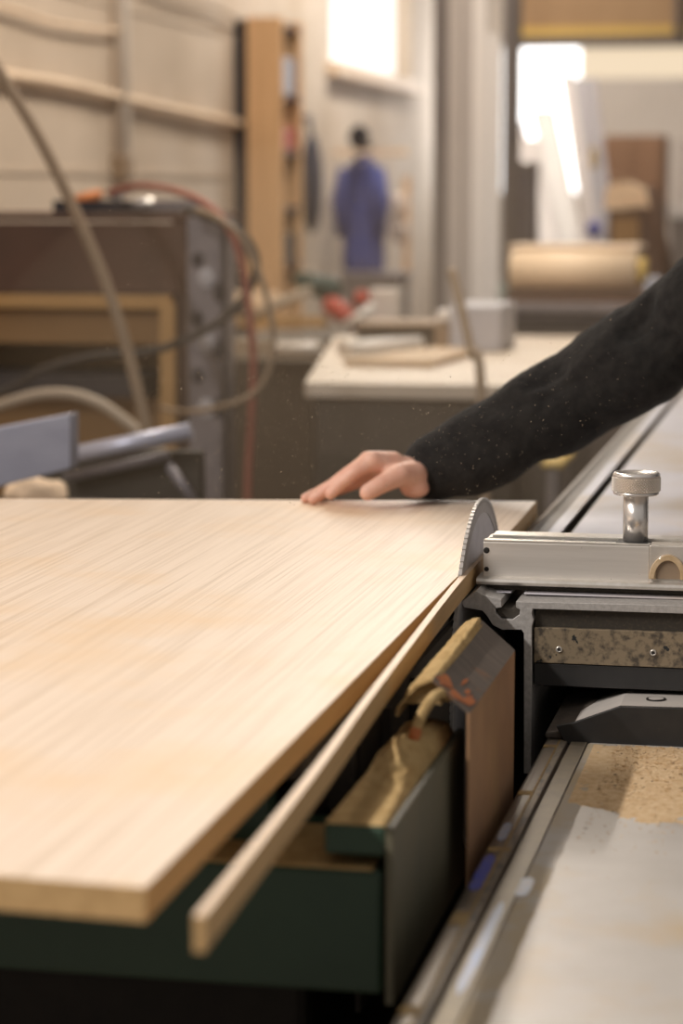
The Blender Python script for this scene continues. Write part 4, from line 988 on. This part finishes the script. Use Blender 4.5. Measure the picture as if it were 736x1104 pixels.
# sheets leaning in front of the window
LY = 11.6
def lean(px_t0, px_t1, pt, px_b0, px_b1, y, m, label, edge='sheetgrey'):
    t = thing('leaning_sheet', label, 'sheet', (at((px_b0+px_b1)/2, 270, Y=y).x, y, 0), 'sheets leaning below the bright window')
    a, b_ = at(px_t0, pt, Y=y+.35), at(px_t1, pt, Y=y+.35); c, d = at(px_b0, 270, Y=y), at(px_b1, 270, Y=y)
    def down(u, l): k = (u.z-0.0)/(u.z-l.z); return u + (l-u)*k
    c2, d2 = down(a, c), down(b_, d); th = Vector((0, .012, .0))
    vs = [a, b_, d2, c2]; vs += [v+th for v in vs]
    MB().add(vs, [(3,2,1,0), (4,5,6,7), (0,1,5,4), (1,2,6,5), (2,3,7,6), (3,0,4,7)]).build('panel', M[m], t)
    MB().tube([b_ + Vector((.004, 0, 0)), d2 + Vector((.004, 0, .006))], .006, 8).build('edge_strip', M[edge], t)
lean(551, 563, 133, 575, 588, LY+.30, 'sheet', 'pale sheet leftmost of those leaning below the bright window')
lean(564, 583, 150, 585, 604, LY+.22, 'sheet', 'pale sheet second from left leaning below the bright window')
lean(572, 596, 118, 606, 628, LY+.12, 'sheetwhite', 'white sheet in the middle of those leaning below the bright window', 'sheet')
lean(604, 616, 80, 632, 648, LY, 'sheet', 'brownish grey sheet second from the right of those leaning by the window')
lean(618, 640, 84, 648, 662, LY-.08, 'sheetgrey', 'blue grey sheet rightmost of those leaning by the window')
p = at(640, 247, Y=LY-.15); tag(MB().ball(p, .035, sc=(1, .5, 1.2)).tube([p + Vector((0, .02, 0)), p + Vector((0, .09, .02))], .01).build('suction_cup', M['blue']), 'round blue suction cup on the rightmost leaning sheet', 'suction cup')
p = at(640, 170, Y=LY+.1); tag(MB().box((p.x-.012, p.y-.02, p.z-.05), (p.x+.012, p.y, p.z+.05)).build('yellow_clip', M['yellow'], None, .003), 'yellow clip on the edge of the rightmost leaning sheet', 'clip')

# right background
t = thing('brown_cupboard', 'brown cupboard against the white back wall at right', 'cupboard', (at(680, 200, Y=14).x, 14.1, 0))
a, b_ = at(650, 200, Y=14).x, at(715, 200, Y=14).x; zt4 = at(680, 146, Y=14).z
MB().box((a, 14.0, 0), (b_, 14.4, zt4)).build('cupboard_body', M['brownpanel'], t, .005)
MB().box((a+.01, 13.985, .1), ((a+b_)/2-.004, 14.0, zt4-.01)).build('cupboard_door', M['brownpanel'], t)
MB().box(((a+b_)/2+.004, 13.985, .1), (b_-.01, 14.0, zt4-.01)).build('cupboard_door', M['brownpanel'], t)
t = thing('curved_hood_machine', 'brown machine with a bright tan curved hood in front of the brown cupboard', 'machine', (at(675, 230, Y=10.2).x, 10.3, 0))
hp = [at(x, y, Y=10.2) for x, y in ((651, 226), (652, 205), (660, 197), (675, 196), (690, 203), (702, 215), (706, 224), (690, 222), (670, 226))]
MB().prism([(p.x, p.z) for p in hp], 'Y', 10.2, 10.45, smooth=True).build('curved_hood', M['curtain'], t)
a, b_ = at(655, 240, Y=10.22).x, at(712, 240, Y=10.22).x
MB().box((a, 10.22, 0), (b_, 10.5, at(680, 225, Y=10.22).z)).build('machine_body', M['brown'], t)
MB().box((a+.02, 10.2, at(680, 262, Y=10.2).z), (a+.13, 10.22, at(680, 234, Y=10.2).z)).build('control_panel', M['tan'], t)
MB().tube([at(702, 200, Y=10.1), at(712, 250, Y=10.1), at(720, 300, Y=10.1)], .025, 12).build('support_arm', M['brown'], t)
t = thing('grey_stand', 'dark grey stand at the right edge behind the shoulder', 'stand', (at(735, 250, Y=11).x, 11.1, 0))
a = at(722, 240, Y=11).x
MB().box((a, 11.0, 0), (a+.5, 11.3, at(730, 235, Y=11).z)).build('stand_body', M['column'], t, .004)
MB().box((a-.01, 10.99, at(730, 235, Y=11).z), (a+.51, 11.31, at(730, 222, Y=11).z)).build('stand_top', M['sheetwhite'], t)
p0, p1 = at(728, 170, Y=13.9), at(728, 240, Y=13.9)
t = thing('wall_post', 'brownish post standing before the white wall at the right edge', 'post', (p0.x, 13.9, 0))
MB().box((p0.x, 13.9, .02), (p0.x+.08, 13.96, p0.z+.1)).build('post', M['profile'], t); MB().box((p0.x-.03, 13.87, 0), (p0.x+.11, 13.99, .02)).build('foot', M['column'], t)

# tan roll on its grey machine
RYY = 7.6
t = thing('edging_machine', 'dark grey machine with stacked plates carrying the tan roll', 'machine', (at(620, 340, Y=RYY).x, RYY+.2, 0))
a, b_ = at(545, 340, Y=RYY).x, at(700, 340, Y=RYY).x
def zz2(py): return at(620, py, Y=RYY).z
MB().box((a, RYY, 0), (b_, RYY+.5, zz2(355))).build('machine_base', M['column'], t, .004)
MB().box((a, RYY-.02, zz2(352)), (b_, RYY+.5, zz2(336))).build('lower_plate', M['hole'], t, .004)
MB().box((a+.03, RYY-.03, zz2(336)), (b_, RYY+.5, zz2(327))).build('middle_plate', M['steelgrey'], t, .003)
MB().box((a, RYY-.01, zz2(327)), (b_, RYY+.5, zz2(316))).build('upper_plate', M['brown'], t, .003)
MB().box((at(538, 340, Y=RYY).x, RYY+.02, 0), (a-.002, RYY+.1, zz2(312))).build('green_leg', M['greengrey'], t, .003)
t = thing('tan_roll', 'wide tan roll of edging material lying on the dark grey machine', 'roll', (at(620, 315, Y=RYY).x, RYY+.12, zz2(315)))
rr = (zz2(272)-zz2(315.5))/2
a, b_ = at(546.5, 290, Y=RYY).x, at(684, 290, Y=RYY).x
MB().tube([(a, RYY+.1, zz2(315.5)+rr), (b_, RYY+.1, zz2(315.5)+rr)], rr, 40).build('roll_body', M['roll'], t)
MB().tube([(b_, RYY+.1, zz2(315.5)+rr), (b_+.03, RYY+.1, zz2(315.5)+rr)], rr*.72, 32).build('roll_end', M['yellow'], t)
MB().box((b_+.031, RYY, zz2(316)), (b_+.07, RYY+.2, zz2(300))).build('end_stop', M['bluepale'], t)
t = tag(bx(548, 272, 688, 267, RYY+.32, .3).build('loose_board', M['pale_pipe'], None, .003), 'thin tan board lying behind the roll on the grey machine', 'board')
tag(MB().box((at(560, 300, Y=RYY+.36).x, RYY+.30, zz2(316)+.0006), (at(680, 300, Y=RYY+.36).x, RYY+.48, zz2(273))).build('flat_carton', M['tan'], None, .004), 'tan carton lying behind the roll on the grey machine', 'carton')
t.location.z = zz2(273)+.0005

# things on the floor seen between the board and the sliding table
t = thing('yellow_bin', 'small yellow and grey bin on the floor between the board and the sliding table', 'bin', (at(600, 500, Y=5.2).x, 5.2, 0))
a, b_ = at(588, 500, Y=5.2).x, at(604, 500, Y=5.2).x
MB().box((a, 5.2, 0), (b_, 5.4, at(600, 505, Y=5.2).z)).build('bin_body', M['column'], t, .01)
MB().box((a-.01, 5.19, at(600, 505, Y=5.2).z), (b_+.01, 5.41, at(600, 497, Y=5.2).z)).build('bin_lid', M['yellow'], t, .01)

# ------------------------------------------------------------------ dust in the air
sp = MB()
def speck(c, r):
    d = Vector((random.gauss(0, 1), random.gauss(0, 1), random.gauss(0, 1))).normalized(); u = d.orthogonal().normalized(); w_ = d.cross(u)
    L_ = random.choice((1, 1, 1.5, 2.6)); p = [c + d*r*L_, c - d*r*L_, c + u*r*.7, c - u*r*.7, c + w_*r*.7, c - w_*r*.7]
    sp.add(p, [(0,2,4), (0,4,3), (0,3,5), (0,5,2), (1,4,2), (1,3,4), (1,5,3), (1,2,5)])
for _ in range(5200):
    y = random.uniform(2.3, 3.9)
    px = random.triangular(60, 720, 330); py = random.gauss(430, 110)
    if py > 545 or py < 60: continue
    c = at(px, py, Y=y)
    if c.z < .93: continue
    speck(c, random.choice((.00020, .00025, .0003, .0004, .0006)))
tag(sp.build('dust', M['speck']), 'fine sawdust specks floating in the air above the cut', 'dust', kind='stuff')

hz = bpy.data.materials.new('sawdust_haze'); hz.use_nodes = True
hn = hz.node_tree; hn.nodes.remove(hn.nodes['Principled BSDF'])
vs_ = hn.nodes.new('ShaderNodeVolumeScatter'); vs_.inputs['Color'].default_value = (.97, .74, .52, 1); vs_.inputs['Density'].default_value = .10; vs_.inputs['Anisotropy'].default_value = .2
hn.links.new(vs_.outputs[0], hn.nodes['Material Output'].inputs['Volume'])
tag(MB().ball((-.78, 4.3, .96), 1.0, 20, sc=(.75, .85, .46)).build('sawdust_haze', hz), 'thin brown haze of airborne sawdust hanging behind the hand', 'dust haze', kind='stuff')
